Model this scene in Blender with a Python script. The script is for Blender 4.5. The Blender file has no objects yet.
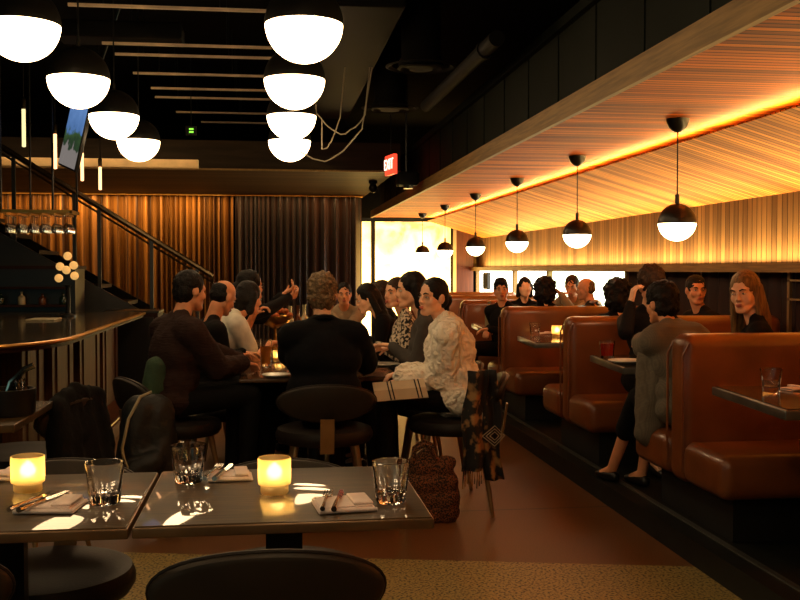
import bpy, math, random
from math import sin, cos, pi, radians as R, sqrt
from mathutils import Vector as V, Matrix as M
random.seed(7)
sc = bpy.context.scene
COL = sc.collection
# ------------------------------------------------------------------ camera
H = 1.30
YAW = math.atan2(131, 1000); PIT = math.atan2(30, 1000)
cam_d = bpy.data.cameras.new('camera'); cam = bpy.data.objects.new('camera', cam_d); COL.objects.link(cam)
cam.location = (0, 0, H); cam.rotation_euler = (pi/2 - PIT, 0, -YAW)
cam_d.sensor_width = 36; cam_d.lens = 45; cam_d.clip_start = 0.02; cam_d.clip_end = 100
sc.camera = cam
CR = cam.rotation_euler.to_matrix()
def at(px, py, d):            # the point seen at a photo pixel, d metres deep
    return V((0, 0, H)) + CR @ V(((px-400)/1000*d, -(py-300)/1000*d, -d))
def atz(px, py, z):
    r = CR @ V(((px-400)/1000, -(py-300)/1000, -1)); return V((0, 0, H)) + r*((z-H)/r.z)
# ------------------------------------------------------------------ colours / materials
def lin(c):
    o = []
    for x in c:
        x /= 255; o.append(x/12.92 if x <= .04045 else ((x+.055)/1.055)**2.4)
    return (o[0], o[1], o[2], 1)
MATS = {}
def base_mat(name):
    m = bpy.data.materials.new(name); m.use_nodes = True
    nt = m.node_tree; b = nt.nodes['Principled BSDF']; MATS[name] = m
    return m, nt, b
def N(nt, t, **k):
    n = nt.nodes.new(t)
    for a, v in k.items():
        if a in n.inputs: n.inputs[a].default_value = v
        else: setattr(n, a, v)
    return n
def mat(name, c, rough=.5, metal=0, var=.15, vs=8, bump=0, bs=60, coat=0, spec=.5, sheen=0, trans=0, ior=1.45, stretch=None, c2=None):
    if name in MATS: return MATS[name]
    m, nt, b = base_mat(name); L = nt.links.new
    col = lin(c)
    b.inputs['Roughness'].default_value = rough; b.inputs['Metallic'].default_value = metal
    b.inputs['Coat Weight'].default_value = coat; b.inputs['Coat Roughness'].default_value = .08
    b.inputs['Specular IOR Level'].default_value = spec; b.inputs['Sheen Weight'].default_value = sheen
    b.inputs['Transmission Weight'].default_value = trans; b.inputs['IOR'].default_value = ior
    b.inputs['Base Color'].default_value = col
    tc = N(nt, 'ShaderNodeTexCoord'); vec = tc.outputs['Object']
    if stretch:
        mp = N(nt, 'ShaderNodeMapping'); mp.inputs['Scale'].default_value = stretch; L(vec, mp.inputs['Vector']); vec = mp.outputs['Vector']
    if var and not trans:
        n = N(nt, 'ShaderNodeTexNoise', Scale=vs, Detail=5.0); L(vec, n.inputs['Vector'])
        r = N(nt, 'ShaderNodeValToRGB'); L(n.outputs['Fac'], r.inputs['Fac'])
        a = c2 and lin(c2) or tuple(x*(1-var) for x in col[:3])+(1,)
        r.color_ramp.elements[0].position = .35; r.color_ramp.elements[1].position = .65
        r.color_ramp.elements[0].color = a; r.color_ramp.elements[1].color = col if c2 else tuple(min(1, x*(1+var)) for x in col[:3])+(1,)
        L(r.outputs['Color'], b.inputs['Base Color'])
    if bump:
        n2 = N(nt, 'ShaderNodeTexNoise', Scale=bs, Detail=4.0); L(vec, n2.inputs['Vector'])
        bp = N(nt, 'ShaderNodeBump', Strength=bump, Distance=.01); L(n2.outputs['Fac'], bp.inputs['Height']); L(bp.outputs['Normal'], b.inputs['Normal'])
    return m
def emit(name, c, s, basec=(30, 30, 30)):
    if name in MATS: return MATS[name]
    m, nt, b = base_mat(name)
    b.inputs['Base Color'].default_value = lin(basec)
    b.inputs['Emission Color'].default_value = (c[0], c[1], c[2], 1); b.inputs['Emission Strength'].default_value = s
    return m
def slats(name, ca, cb, axis='Y', p=.035, rough=.42, gap=.12, bump=.6):
    m, nt, b = base_mat(name); L = nt.links.new
    tc = N(nt, 'ShaderNodeTexCoord'); sp = N(nt, 'ShaderNodeSeparateXYZ'); L(tc.outputs['Object'], sp.inputs[0])
    dv = N(nt, 'ShaderNodeMath', operation='DIVIDE'); L(sp.outputs[axis], dv.inputs[0]); dv.inputs[1].default_value = p
    fl = N(nt, 'ShaderNodeMath', operation='FLOOR'); L(dv.outputs[0], fl.inputs[0])
    fr = N(nt, 'ShaderNodeMath', operation='FRACT'); L(dv.outputs[0], fr.inputs[0])
    wn = N(nt, 'ShaderNodeTexWhiteNoise'); wn.noise_dimensions = '1D'; L(fl.outputs[0], wn.inputs['W'])
    mp = N(nt, 'ShaderNodeMapping'); mp.inputs['Scale'].default_value = (1.2, 40, 1.2) if axis == 'Y' else (40, 1.2, 1.2)
    L(tc.outputs['Object'], mp.inputs['Vector'])
    ns = N(nt, 'ShaderNodeTexNoise', Scale=2.5, Detail=6.0); L(mp.outputs['Vector'], ns.inputs['Vector'])
    ad = N(nt, 'ShaderNodeMath', operation='MULTIPLY_ADD'); L(wn.outputs['Value'], ad.inputs[0]); ad.inputs[1].default_value = .55
    m2 = N(nt, 'ShaderNodeMath', operation='MULTIPLY'); L(ns.outputs['Fac'], m2.inputs[0]); m2.inputs[1].default_value = .6
    L(m2.outputs[0], ad.inputs[2])
    rp = N(nt, 'ShaderNodeValToRGB'); L(ad.outputs[0], rp.inputs['Fac'])
    rp.color_ramp.elements[0].position = .2; rp.color_ramp.elements[1].position = .85
    rp.color_ramp.elements[0].color = lin(ca); rp.color_ramp.elements[1].color = lin(cb)
    gp = N(nt, 'ShaderNodeMath', operation='GREATER_THAN'); L(fr.outputs[0], gp.inputs[0]); gp.inputs[1].default_value = gap
    mx = N(nt, 'ShaderNodeMix', data_type='RGBA'); L(gp.outputs[0], mx.inputs[0])
    mx.inputs[6].default_value = tuple(x*.25 for x in lin(ca)[:3])+(1,); L(rp.outputs['Color'], mx.inputs[7])
    L(mx.outputs[2], b.inputs['Base Color']); b.inputs['Roughness'].default_value = max(.6, rough); b.inputs['Specular IOR Level'].default_value = .08
    bp = N(nt, 'ShaderNodeBump', Strength=bump, Distance=.01); L(gp.outputs[0], bp.inputs['Height']); L(bp.outputs['Normal'], b.inputs['Normal'])
    return m
def plaid(name, ca, cb, sx=22):
    m, nt, b = base_mat(name); L = nt.links.new
    tc = N(nt, 'ShaderNodeTexCoord'); fs = []
    for d in ('X', 'Z'):
        w = N(nt, 'ShaderNodeTexWave', Scale=sx/2); w.bands_direction = d; L(tc.outputs['Object'], w.inputs['Vector']); fs.append(w)
    a = N(nt, 'ShaderNodeMath', operation='MULTIPLY'); L(fs[0].outputs['Fac'], a.inputs[0]); L(fs[1].outputs['Fac'], a.inputs[1])
    mx = N(nt, 'ShaderNodeMix', data_type='RGBA'); L(a.outputs[0], mx.inputs[0]); mx.inputs[6].default_value = lin(ca); mx.inputs[7].default_value = lin(cb)
    L(mx.outputs[2], b.inputs['Base Color']); b.inputs['Roughness'].default_value = .9
    return m
def spots(name, ca, cb, scale=60, thr=.5, rough=.85, vor=False, bump=0):
    m, nt, b = base_mat(name); L = nt.links.new
    tc = N(nt, 'ShaderNodeTexCoord')
    if vor: t = N(nt, 'ShaderNodeTexVoronoi', Scale=scale); o = t.outputs['Distance']
    else: t = N(nt, 'ShaderNodeTexNoise', Scale=scale, Detail=3.0); o = t.outputs['Fac']
    L(tc.outputs['Object'], t.inputs['Vector'])
    r = N(nt, 'ShaderNodeValToRGB'); L(o, r.inputs['Fac']); e = r.color_ramp.elements
    e[0].position = thr-.03; e[1].position = thr+.03; e[0].color = lin(ca); e[1].color = lin(cb)
    L(r.outputs['Color'], b.inputs['Base Color']); b.inputs['Roughness'].default_value = rough
    if bump:
        bp = N(nt, 'ShaderNodeBump', Strength=bump, Distance=.01); L(o, bp.inputs['Height']); L(bp.outputs['Normal'], b.inputs['Normal'])
    return m
# ------------------------------------------------------------------ mesh helpers
class MB:
    def __init__(s): s.v = []; s.f = []; s.mi = []
    def add(s, vs, fs, mi=0):
        n = len(s.v); s.v += [V(p) for p in vs]; s.f += [[n+i for i in f] for f in fs]; s.mi += [mi]*len(fs); return s
    def box(s, a, b, mi=0, mx=None):
        x0, y0, z0 = a; x1, y1, z1 = b
        vs = [V(p) for p in ((x0,y0,z0),(x1,y0,z0),(x1,y1,z0),(x0,y1,z0),(x0,y0,z1),(x1,y0,z1),(x1,y1,z1),(x0,y1,z1))]
        if mx: vs = [mx @ p for p in vs]
        return s.add(vs, [(0,3,2,1),(4,5,6,7),(0,1,5,4),(1,2,6,5),(2,3,7,6),(3,0,4,7)], mi)
    def rbox(s, a, b, r, mi=0, seg=3, mx=None):   # rounded box: rounded in plan profile stacked with rounded edges
        a = V(a); b = V(b); c = (a+b)/2; h = (b-a)/2; n = 4*(seg+1); rings = []
        r = min(r, min(h)*.999)
        def ring(ins, z):
            o = []
            for q in range(4):
                sx = (1,-1,-1,1)[q]; sy = (1,1,-1,-1)[q]
                for k in range(seg+1):
                    t = q*pi/2 + k/seg*pi/2
                    o.append(V((c.x+sx*(h.x-r)+(r-ins)*cos(t), c.y+sy*(h.y-r)+(r-ins)*sin(t), z)))
            return o
        for k in range(seg+1):
            t = k/seg*pi/2; rings.append(ring(r*(1-sin(t)), a.z+r*(1-cos(t))))
        for k in range(seg+1):
            t = k/seg*pi/2; rings.append(ring(r*(1-cos(t)), b.z-r+r*sin(t)))
        vs = [p for q in rings for p in q]; fs = []
        for i in range(len(rings)-1):
            for j in range(n): fs.append((i*n+j, i*n+(j+1) % n, (i+1)*n+(j+1) % n, (i+1)*n+j))
        fs.append(tuple(range(n-1, -1, -1))); fs.append(tuple((len(rings)-1)*n+j for j in range(n)))
        if mx: vs = [mx @ p for p in vs]
        return s.add(vs, fs, mi)
    def lathe(s, prof, n=24, c=(0,0,0), mi=0, sx=1, sy=1, cap=True, mx=None):
        c = V(c); vs = []; fs = []
        for r, z in prof:
            for j in range(n):
                t = 2*pi*j/n; vs.append(c+V((r*cos(t)*sx, r*sin(t)*sy, z)))
        for i in range(len(prof)-1):
            for j in range(n): fs.append((i*n+j, i*n+(j+1) % n, (i+1)*n+(j+1) % n, (i+1)*n+j))
        if cap:
            fs.append(tuple(range(n-1, -1, -1))); fs.append(tuple((len(prof)-1)*n+j for j in range(n)))
        if mx: vs = [mx @ p for p in vs]
        return s.add(vs, fs, mi)
    def tube(s, pts, r, n=8, mi=0):
        pts = [V(p) for p in pts]; rs = r if isinstance(r, (list, tuple)) else [r]*len(pts); vs = []; fs = []; u = None
        for i, p in enumerate(pts):
            d = (pts[min(i+1, len(pts)-1)]-pts[max(i-1, 0)]).normalized()
            if u is None: u = d.orthogonal().normalized()
            u = (u-d*u.dot(d)).normalized(); w = d.cross(u)
            for j in range(n):
                t = 2*pi*j/n; vs.append(p+(u*cos(t)+w*sin(t))*rs[i])
        for i in range(len(pts)-1):
            for j in range(n): fs.append((i*n+j, i*n+(j+1) % n, (i+1)*n+(j+1) % n, (i+1)*n+j))
        fs.append(tuple(range(n-1, -1, -1))); fs.append(tuple((len(pts)-1)*n+j for j in range(n)))
        return s.add(vs, fs, mi)
    def prism(s, poly, z0, z1, mi=0, mx=None):
        n = len(poly); vs = [V((x, y, z0)) for x, y in poly]+[V((x, y, z1)) for x, y in poly]
        fs = [tuple(range(n-1, -1, -1)), tuple(range(n, 2*n))]+[(i, (i+1) % n, n+(i+1) % n, n+i) for i in range(n)]
        if mx: vs = [mx @ p for p in vs]
        return s.add(vs, fs, mi)
    def cap(s, p0, r0, p1, r1, n=12):            # tapered capsule
        p0 = V(p0); p1 = V(p1); d = p1-p0
        if d.length < 1e-6: d = V((0,0,1))
        d.normalize(); u = d.orthogonal().normalized(); w = d.cross(u); pr = []
        for k in range(5): t = -pi/2+k/4*pi/2*.98+.02; pr.append((p0+d*(r0*sin(t)), r0*cos(t)))
        for k in range(5): t = k/4*pi/2*.98; pr.append((p1+d*(r1*sin(t)), r1*cos(t)))
        vs = []; fs = []
        for c, r in pr:
            for j in range(n): a = 2*pi*j/n; vs.append(c+(u*cos(a)+w*sin(a))*max(r, 1e-4))
        for i in range(len(pr)-1):
            for j in range(n): fs.append((i*n+j, i*n+(j+1) % n, (i+1)*n+(j+1) % n, (i+1)*n+j))
        fs.append(tuple(range(n-1, -1, -1))); fs.append(tuple((len(pr)-1)*n+j for j in range(n)))
        return s.add(vs, fs)
    def ell(s, c, r, mx=None, n=16, m=10, mi=0):
        c = V(c); vs = []; fs = []
        for i in range(m+1):
            t = pi*min(max(i/m, .004), .996)
            for j in range(n): a = 2*pi*j/n; vs.append(c+V((r[0]*sin(t)*cos(a), r[1]*sin(t)*sin(a), -r[2]*cos(t))))
        for i in range(m):
            for j in range(n): fs.append((i*n+j, i*n+(j+1) % n, (i+1)*n+(j+1) % n, (i+1)*n+j))
        fs.append(tuple(range(n-1, -1, -1))); fs.append(tuple(m*n+j for j in range(n)))
        if mx: vs = [mx @ p for p in vs]
        return s.add(vs, fs, mi)
    def mesh(s, name):
        me = bpy.data.meshes.new(name); me.from_pydata([tuple(p) for p in s.v], [], s.f); me.update(); return me
    def build(s, name, ms, parent=None, smooth=False, loc=None, sharp=40):
        me = s.mesh(name); ms = ms if isinstance(ms, (list, tuple)) else [ms]
        for m in ms: me.materials.append(m)
        me.polygons.foreach_set('material_index', s.mi)
        if smooth:
            me.polygons.foreach_set('use_smooth', [True]*len(me.polygons))
            try: me.set_sharp_from_angle(angle=R(sharp))
            except Exception: pass
        o = bpy.data.objects.new(name, me); COL.objects.link(o)
        if parent: o.parent = parent
        if loc is not None: o.location = loc
        return o
def thing(name, label, cat, loc=(0,0,0), rz=0, group=None):
    o = bpy.data.objects.new(name, None); COL.objects.link(o); o.location = loc; o.rotation_euler = (0, 0, rz); o.empty_display_size = .1
    return tag(o, label, cat, group)
def tag(o, label, cat, group=None):
    o['label'] = label; o['category'] = cat
    if group: o['group'] = group
    return o
def struct(o, label=None):
    o['kind'] = 'structure'
    if label: o['label'] = label
    return o
def dup(root, loc, rz, label, group=None):
    r = root.copy(); COL.objects.link(r); r.location = loc; r.rotation_euler = (0, 0, rz); r['label'] = label
    if group: r['group'] = group
    for ch in list(root.children):
        c = ch.copy(); COL.objects.link(c); c.parent = r
        for g in ch.children:
            d = g.copy(); COL.objects.link(d); d.parent = c
    return r
def remesh(mb, vox, smooth=4, deci=.4, disp=None, fac=.5):
    o = bpy.data.objects.new('tmp', mb.mesh('tmp')); COL.objects.link(o)
    m = o.modifiers.new('r', 'REMESH'); m.mode = 'VOXEL'; m.voxel_size = vox; m.use_smooth_shade = True
    if smooth: m = o.modifiers.new('s', 'SMOOTH'); m.iterations = smooth; m.factor = fac
    if disp:
        t = bpy.data.textures.new('t', 'CLOUDS'); t.noise_scale = disp[1]; t.noise_depth = 2
        m = o.modifiers.new('d', 'DISPLACE'); m.texture = t; m.strength = disp[0]; m.mid_level = .5; m.texture_coords = 'LOCAL'
    if deci < 1: m = o.modifiers.new('c', 'DECIMATE'); m.ratio = deci
    dg = bpy.context.evaluated_depsgraph_get(); me = bpy.data.meshes.new_from_object(o.evaluated_get(dg))
    old = o.data; bpy.data.objects.remove(o); bpy.data.meshes.remove(old)
    me.polygons.foreach_set('use_smooth', [True]*len(me.polygons))
    return me
def mesh_obj(name, me, m, parent=None):
    me.materials.clear(); me.materials.append(m); me.name = name
    o = bpy.data.objects.new(name, me); COL.objects.link(o)
    if parent: o.parent = parent
    return o
# ------------------------------------------------------------------ people
SKIN = {'fair': mat('skin_fair', (240,182,142), .5, var=.06, vs=20), 'tan': mat('skin_tan', (222,152,108), .5, var=.06, vs=20), 'brown': mat('skin_brown', (150,92,62), .5, var=.06, vs=20)}
HAIRM = {'black': mat('hair_black', (20,16,14), .6, spec=.25, var=.4, vs=60, bump=.5, bs=120), 'brown': mat('hair_brown', (52,34,22), .6, spec=.25, var=.4, vs=60, bump=.5, bs=120),
         'grey': mat('hair_grey', (112,90,64), .6, spec=.25, var=.5, vs=70, bump=.9, bs=90), 'blonde': mat('hair_blonde', (116,86,48), .6, spec=.25, var=.45, vs=30, bump=.5, bs=90, stretch=(3,3,.4))}
EYEW = mat('eye_white', (210,200,190), .2, var=0); EYED = mat('eye_iris', (22,14,10), .15, var=0); LIPS = mat('lips', (176,92,76), .45, var=.05)
def ik(a, t, l1, l2, pole):
    d = t-a; L = min(d.length, (l1+l2)*.995); d = d.normalized(); x = (l1*l1-l2*l2+L*L)/(2*L); h = sqrt(max(l1*l1-x*x, 1e-6))
    p = pole-d*pole.dot(d); p.normalize()
    return a+d*x+p*h, a+d*L
def hand(mb, w, d, n, side, s, curl=.5, k=1.0):   # w wrist, d along the hand, n out of the palm
    d = d.normalized(); n = (n-d*n.dot(d)).normalized(); u = d.cross(n).normalized()*side   # u towards thumb
    wd = [.030, .010, -.011, -.031]; ln = [.070, .078, .073, .057]
    for i in range(4):
        kn = w+(d*.092+u*wd[i])*s-n*.002*s
        mb.cap(w+(d*.012+u*wd[i]*.5)*s, .015*s, kn, .0115*s, 8)
        a = kn; ang = .25+curl*.5; sp = wd[i]*.22/.03
        for q, fr in enumerate((.45, .32, .23)):
            dd = (d*cos(ang)+n*sin(ang)+u*sp*.6).normalized(); b = a+dd*ln[i]*fr*s*1.05
            mb.cap(a, (.0095-.0009*q)*s, b, (.0088-.0009*q)*s, 8); a = b; ang += curl*.75
    t0 = w+(d*.025+u*.028)*s; t1 = w+(d*.058+u*.056+n*.012)*s; t2 = w+(d*.085+u*.064+n*.028)*s
    mb.cap(w+(d*.01+u*.012)*s, .016*s, t0, .015*s, 8); mb.cap(t0, .014*s, t1, .0105*s, 8); mb.cap(t1, .0105*s, t2, .0085*s, 8)
def person(label, px, py, dist, yaw, seat, lean=12, side=0, twist=0, head=(0,0,0), hands=None, hcurl=(.5,.5), palm=None, fem=False,
           skin='fair', hair=('short','black'), top=None, sleeve='long', infl=.014, tdisp=None, bottom=None, shoes=None, feet=None, vox=.007,
           face=True, collar=None, legs=True, skirt=False, flr=0.0, pole=None, scale=None, group=None, topname='sweater', botname='trousers', boxy=0):
    hp = at(px, py, dist); yw = R(yaw); Ry = M.Rotation(yw, 3, 'Z')
    up1 = M.Rotation(R(twist), 3, 'Z') @ M.Rotation(R(side), 3, 'Y') @ M.Rotation(-R(lean*.7), 3, 'X')
    up2 = M.Rotation(R(twist), 3, 'Z') @ M.Rotation(R(side), 3, 'Y') @ M.Rotation(-R(lean*1.3), 3, 'X')
    pel = V((0, 0, .09)); mid = pel+up1 @ V((0, 0, .2))
    def U(p): p = V(p); return pel+up1 @ p if p.z < .2 else mid+up2 @ (p-V((0, 0, .2)))
    hc0 = U((0, .03, .655))
    s = scale or (hp.z-seat)/hc0.z
    s = max(.8, min(1.12, s))
    off = Ry @ (hc0*s); loc = V((hp.x-off.x, hp.y-off.y, hp.z-off.z)) if scale else V((hp.x-off.x, hp.y-off.y, seat))
    Ri = Ry.transposed()
    def Lc(p): return (Ri @ (V(p)-loc))/s                          # world to body, unit scale
    w = .88 if fem else 1.0
    # torso pieces as (kind, data)
    def tors(mb, e):
        for c, r in (((0,-.005,.0), (.168*(1.0 if fem else .97), .13, .10)), ((0,.012,.13), (.142*w, .112, .15)), ((0,.0,.31), (.160*w, .112, .155))):
            rot = (up1 if c[2] < .2 else up2)
            mb.ell((0,0,0), (r[0]+e, r[1]+e, r[2]+e*.5), M.Translation(U(c)) @ rot.to_4x4())
        mb.cap(U((-.145*w,-.01,.415)), .058+e, U((.145*w,-.01,.415)), .058+e)
        for q in (-1, 1): mb.cap(U((q*.10*w,-.02,.425)), .046+e*.8, U((q*.035,-.012,.485)), .040+e*.5)
        if fem:
            for q in (-1, 1): mb.ell((0,0,0), (.07+e*.5, .06+e*.5, .07), M.Translation(U((q*.072,.085,.28))) @ up2.to_4x4())
    sh = [U((q*.185*w,-.01,.405)) for q in (-1, 1)]
    hd = hands or (None, None); el = []; wr = []; hdir = []
    for i, q in enumerate((-1, 1)):
        t = Lc(hd[i]) if hd[i] is not None else V((q*.14, .42, .25))
        pl = Ri @ V(pole[i]) if pole and pole[i] else V((q*.6, -.5, -1.0))
        dirw = (t-sh[i]).normalized()
        e_, w_ = ik(sh[i], t-dirw*.07, .285, .255, pl); el.append(e_); wr.append(w_); hdir.append((t-w_).normalized()*.5+(w_-e_).normalized()*.5)
    hip = [V((q*.095, .03, .085)) for q in (-1, 1)]; kn = []; an = []
    fz = (flr-loc.z)/s+.085
    for i, q in enumerate((-1, 1)):
        f = V((q*.12, .42, fz)) if not feet else Lc(feet[i])
        hz = V((f.x-hip[i].x, max(.25, f.y-hip[i].y), 0)); k_ = hip[i]+hz.normalized()*.43+V((0,0,.015)); f = V((f.x, f.y, fz)); kn.append(k_); an.append(f)
    HR = M.Rotation(R(twist+head[0]), 3, 'Z') @ M.Rotation(-R(head[1]), 3, 'X') @ M.Rotation(R(head[2]), 3, 'Y')
    HM = M.Translation(hc0) @ HR.to_4x4()
    def Hd(p): return HM @ V(p)
    mb = MB(); tors(mb, -.012)
    mb.cap(U((0,-.012,.44)), .060*(.9 if fem else 1), Hd((0,-.02,-.07)), .052*(.88 if fem else 1))
    # head
    f = .92 if fem else 1
    mb.ell((0,-.006,.03), (.074, .093, .088), HM); mb.ell((0,.022,-.03), (.061, .064, .082), HM)
    for q in (-1, 1):
        mb.cap(Hd((q*.046,.0,-.055)), .027*f, Hd((q*.016,.064,-.096)), .024*f); mb.ell((q*.034,.052,-.028), (.030,.027,.034), HM)
        mb.ell((q*.077,-.008,-.008), (.011,.023,.032), HM); mb.ell((q*.011,.096,-.034), (.010,.010,.009), HM)
    mb.ell((0,.074,-.100), (.021,.018,.017), HM); mb.cap(Hd((-.032,.077,.020)), .014*f*f*f, Hd((.032,.077,.020)), .014*f*f*f)
    mb.cap(Hd((0,.086,.012)), .010*f, Hd((0,.107 if not fem else .103,-.027)), .0125*f*f); mb.ell((0,.082,-.064), (.026,.016,.018), HM)
    for i, q in enumerate((-1, 1)):
        if sleeve != 'all': pass
        mb.cap(sh[i], .050*w, el[i], .038*w); mb.cap(el[i], .038*w, wr[i], .026*w)
        n = V((0, 0, -1)) if not palm or palm[i] is None else Ri @ V(palm[i])
        hand(mb, wr[i], hdir[i], n, q, 1.0, hcurl[i])
        if legs: mb.cap(hip[i], .075, kn[i], .052); mb.cap(kn[i], .05, an[i], .034); mb.cap(an[i], .032, an[i]+V((0,.10,-.045)), .028)
    S4 = M.Scale(s, 4)
    for p in mb.v: p *= s
    me = remesh(mb, vox, 3, .45)
    root = mesh_obj('person', me, SKIN[skin]); root.location = loc; root.rotation_euler = (0, 0, yw); tag(root, label, 'person', group)
    def part(b, name, m, vx=.011, sm=4, de=.4, disp=None):
        for p in b.v: p *= s
        return mesh_obj(name, remesh(b, vx, sm, de, disp), m, root)
    # face pieces
    if face:
        b = MB()
        for q in (-1, 1):
            e = MB(); e.ell((q*.031,.0795,.001), (.0125,.0115,.0052), HM); n0 = len(e.f); e.ell((q*.031,.0835,.001), (.0062,.0085,.0056), HM, mi=1)
            for p in e.v: p *= s
            e.build('eye', [EYEW, EYED], root, True)
            e = MB().tube([Hd((q*.014,.096,.020)), Hd((q*.032,.096,.028)), Hd((q*.050,.083,.022))], [.004,.0045,.002], 6)
            for p in e.v: p *= s
            e.build('eyebrow', HAIRM[hair[1] if hair[1] != 'blonde' else 'brown'], root, True)
        e = MB(); e.ell((0,.098,-.060), (.021,.0065,.0055), HM); e.ell((0,.098,-.0695), (.018,.0065,.006), HM)
        for p in e.v: p *= s
        e.build('lips', LIPS, root, True)
    # hair
    st, hcol = hair; b = MB(); disp = None
    if st != 'bald':
        b.ell((0,-.016,.037), (.083, .099, .093), HM); b.ell((0,-.045,-.01), (.078, .066, .075), HM)
    if st in ('short', 'quiff'):
        disp = (.012, .02)
        if st == 'quiff': b.ell((0,.02,.085), (.066,.078,.050), HM)
    if st == 'curly':
        disp = (.03, .022); b.ell((0,-.02,.05), (.092,.108,.098), HM); b.ell((0,-.05,-.01), (.086,.07,.08), HM)
    if st == 'bigcurly':
        disp = (.05, .035); b.ell((0,-.04,.03), (.125,.125,.12), HM); b.ell((0,-.07,-.06), (.12,.10,.10), HM)
    if st == 'bald':
        disp = (.006, .02); b.ell((0,-.042,-.002), (.0795,.062,.062), HM); b.ell((0,-.05,.04), (.07,.056,.05), HM)
    if st in ('long', 'longfront'):
        disp = (.005, .03)
        for q in (-1, 1):
            b.cap(Hd((q*.072,-.02,.02)), .030, Hd((q*.085,-.04,-.16)), .034); b.cap(Hd((q*.085,-.04,-.16)), .034, Hd((q*.08,-.05,-.30)), .022)
            if st == 'longfront':
                b.cap(Hd((q*.073,-.002,.03)), .018, Hd((q*.078,.012,-.10)), .020); b.cap(Hd((q*.078,.012,-.10)), .021, Hd((q*.080,.05,-.30)), .015)
        b.cap(Hd((0,-.075,.0)), .055, Hd((0,-.085,-.24)), .045)
    if st == 'tied':
        disp = (.006, .03); b.ell((0,-.02,.04), (.080,.098,.088), HM); b.ell((0,-.115,-.02), (.045,.04,.045), HM); b.cap(Hd((0,-.11,-.03)), .032, Hd((0,-.11,-.17)), .02)
    if st == 'bob':
        disp = (.01, .03)
        for q in (-1, 1): b.cap(Hd((q*.07,-.015,.02)), .034, Hd((q*.076,-.03,-.10)), .03)
        b.cap(Hd((0,-.07,.0)), .06, Hd((0,-.065,-.11)), .04)
    ho = part(b, 'hair', HAIRM[hcol], .0075, 2, .6, disp)
    # top
    b = MB(); tors(b, infl)
    for i in range(2):
        r = infl
        b.cap(sh[i], .054*w+r, el[i] if sleeve != 'short' else sh[i]*.35+el[i]*.65, .044*w+r)
        if sleeve == 'long': b.cap(el[i], .044*w+r, el[i]*.04+wr[i]*.96, .031*w+r*.7)
    if boxy: b.ell((0,0,0), (.185*boxy,.148,.15), M.Translation(U((0,.0,.10))) @ up1.to_4x4()); b.ell((0,0,0), (.19*boxy,.145,.17), M.Translation(U((0,-.005,.27))) @ up2.to_4x4())
    tv = part(b, topname, top, .011, 4, .5, tdisp)
    if collar:
        b = MB(); pts = []
        for k in range(15):
            a = R(-200+k*220/14); pts.append(U((.068*cos(a), .062*sin(a)-.008, .488-.025*sin(a))))
        b.tube(pts, .017, 8)
        for p in b.v: p *= s
        b.build('collar', collar, root, True)
    if legs:
        b = MB(); b.ell((0,-.005,.09), (.172,.138,.095)); bm = bottom or top
        for i in range(2):
            b.cap(hip[i], .092, kn[i], .066)
            if not skirt: b.cap(kn[i], .066, an[i]+V((0,0,.03)), .048)
        if skirt:
            b.cap((hip[0]+hip[1])/2, .09, (kn[0]+kn[1])/2, .07); 
            for i in range(2): b.cap(kn[i], .068, kn[i]*.55+an[i]*.45, .072)
        part(b, botname, bm, .013, 4, .4)
        for i in range(2):
            b = MB(); b.cap(an[i]+V((0,-.03,-.045)), .034, an[i]+V((0,.05,-.048)), .036); b.cap(an[i]+V((0,.05,-.048)), .036, an[i]+V((0,.14,-.055)), .026)
            for p in b.v: p *= s; p.z = max(p.z, flr-loc.z+.002)
            b.build('shoe', shoes or MATS['black_leather'], root, True, sharp=80)
    return dict(root=root, s=s, loc=loc, wr=[loc+Ry @ (p*s) for p in wr], U=lambda p: loc+Ry @ (U(p)*s), hd=lambda p: loc+Ry @ (Hd(p)*s))
# ------------------------------------------------------------------ materials of the place
BLK = mat('black_metal', (14,14,14), .35, var=.1); mat('black_leather', (16,13,12), .4, var=.2)
CEILB = mat('ceiling_black_paint', (13,13,13), .9, var=.2, spec=.1)
CONC = mat('dark_paint', (20,18,16), .85, var=.2, vs=2, spec=.15)
RISER = mat('riser_panel', (22,27,22), .7, spec=.12, var=.15, vs=3)
SOFF = slats('oak_slats_soffit', (90,34,4), (216,110,20), 'Y', .05, gap=.2)
SLOPE = slats('oak_slats_slope', (112,58,16), (226,152,66), 'Y', .05, gap=.2)
WSLAT = slats('oak_slats_wall', (80,58,38), (138,106,68), 'Y', .07, gap=.10)
FASC = mat('fascia_oak', (134,104,56), .6, var=.25, vs=6, stretch=(12,.6,12))
BRONZE = mat('bronze_edge', (96,82,60), .35, 1, var=.2)
CURT = mat('curtain_brown_velvet', (138,88,34), .55, spec=.25, var=.2, vs=2.2, sheen=0, stretch=(9,1,.12), c2=(40,20,8))  # dark noise streaks paint fold shade between golden highlights
DCURT = mat('dark_red_brown_drape', (50,24,16), .7, var=.3, vs=4, stretch=(6,6,.3))
LEATHER = mat('cognac_leather', (112,60,26), .32, var=.25, vs=4, bump=.12, bs=140, coat=.25)
TABLE_ED = mat('grey_metal_edging', (120,118,112), .3, .8, var=.15)
BOOTHTOP = mat('dark_table_top', (60,44,30), .16, var=.2, coat=.5)
BASEB = mat('black_base', (12,12,11), .6, var=.1)
STEP = mat('dark_green_step', (20,22,19), .5, var=.2, spec=.3)
BRASS = mat('brass', (190,140,70), .3, 1, var=.1)
STEEL = mat('steel', (190,185,175), .18, 1, var=.05)
GLASS = mat('clear_glass', (255,255,255), .0, trans=1, ior=1.45, var=0)
LINEN = mat('white_linen', (214,200,186), .9, var=.05, vs=40, bump=.3, bs=300)
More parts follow.
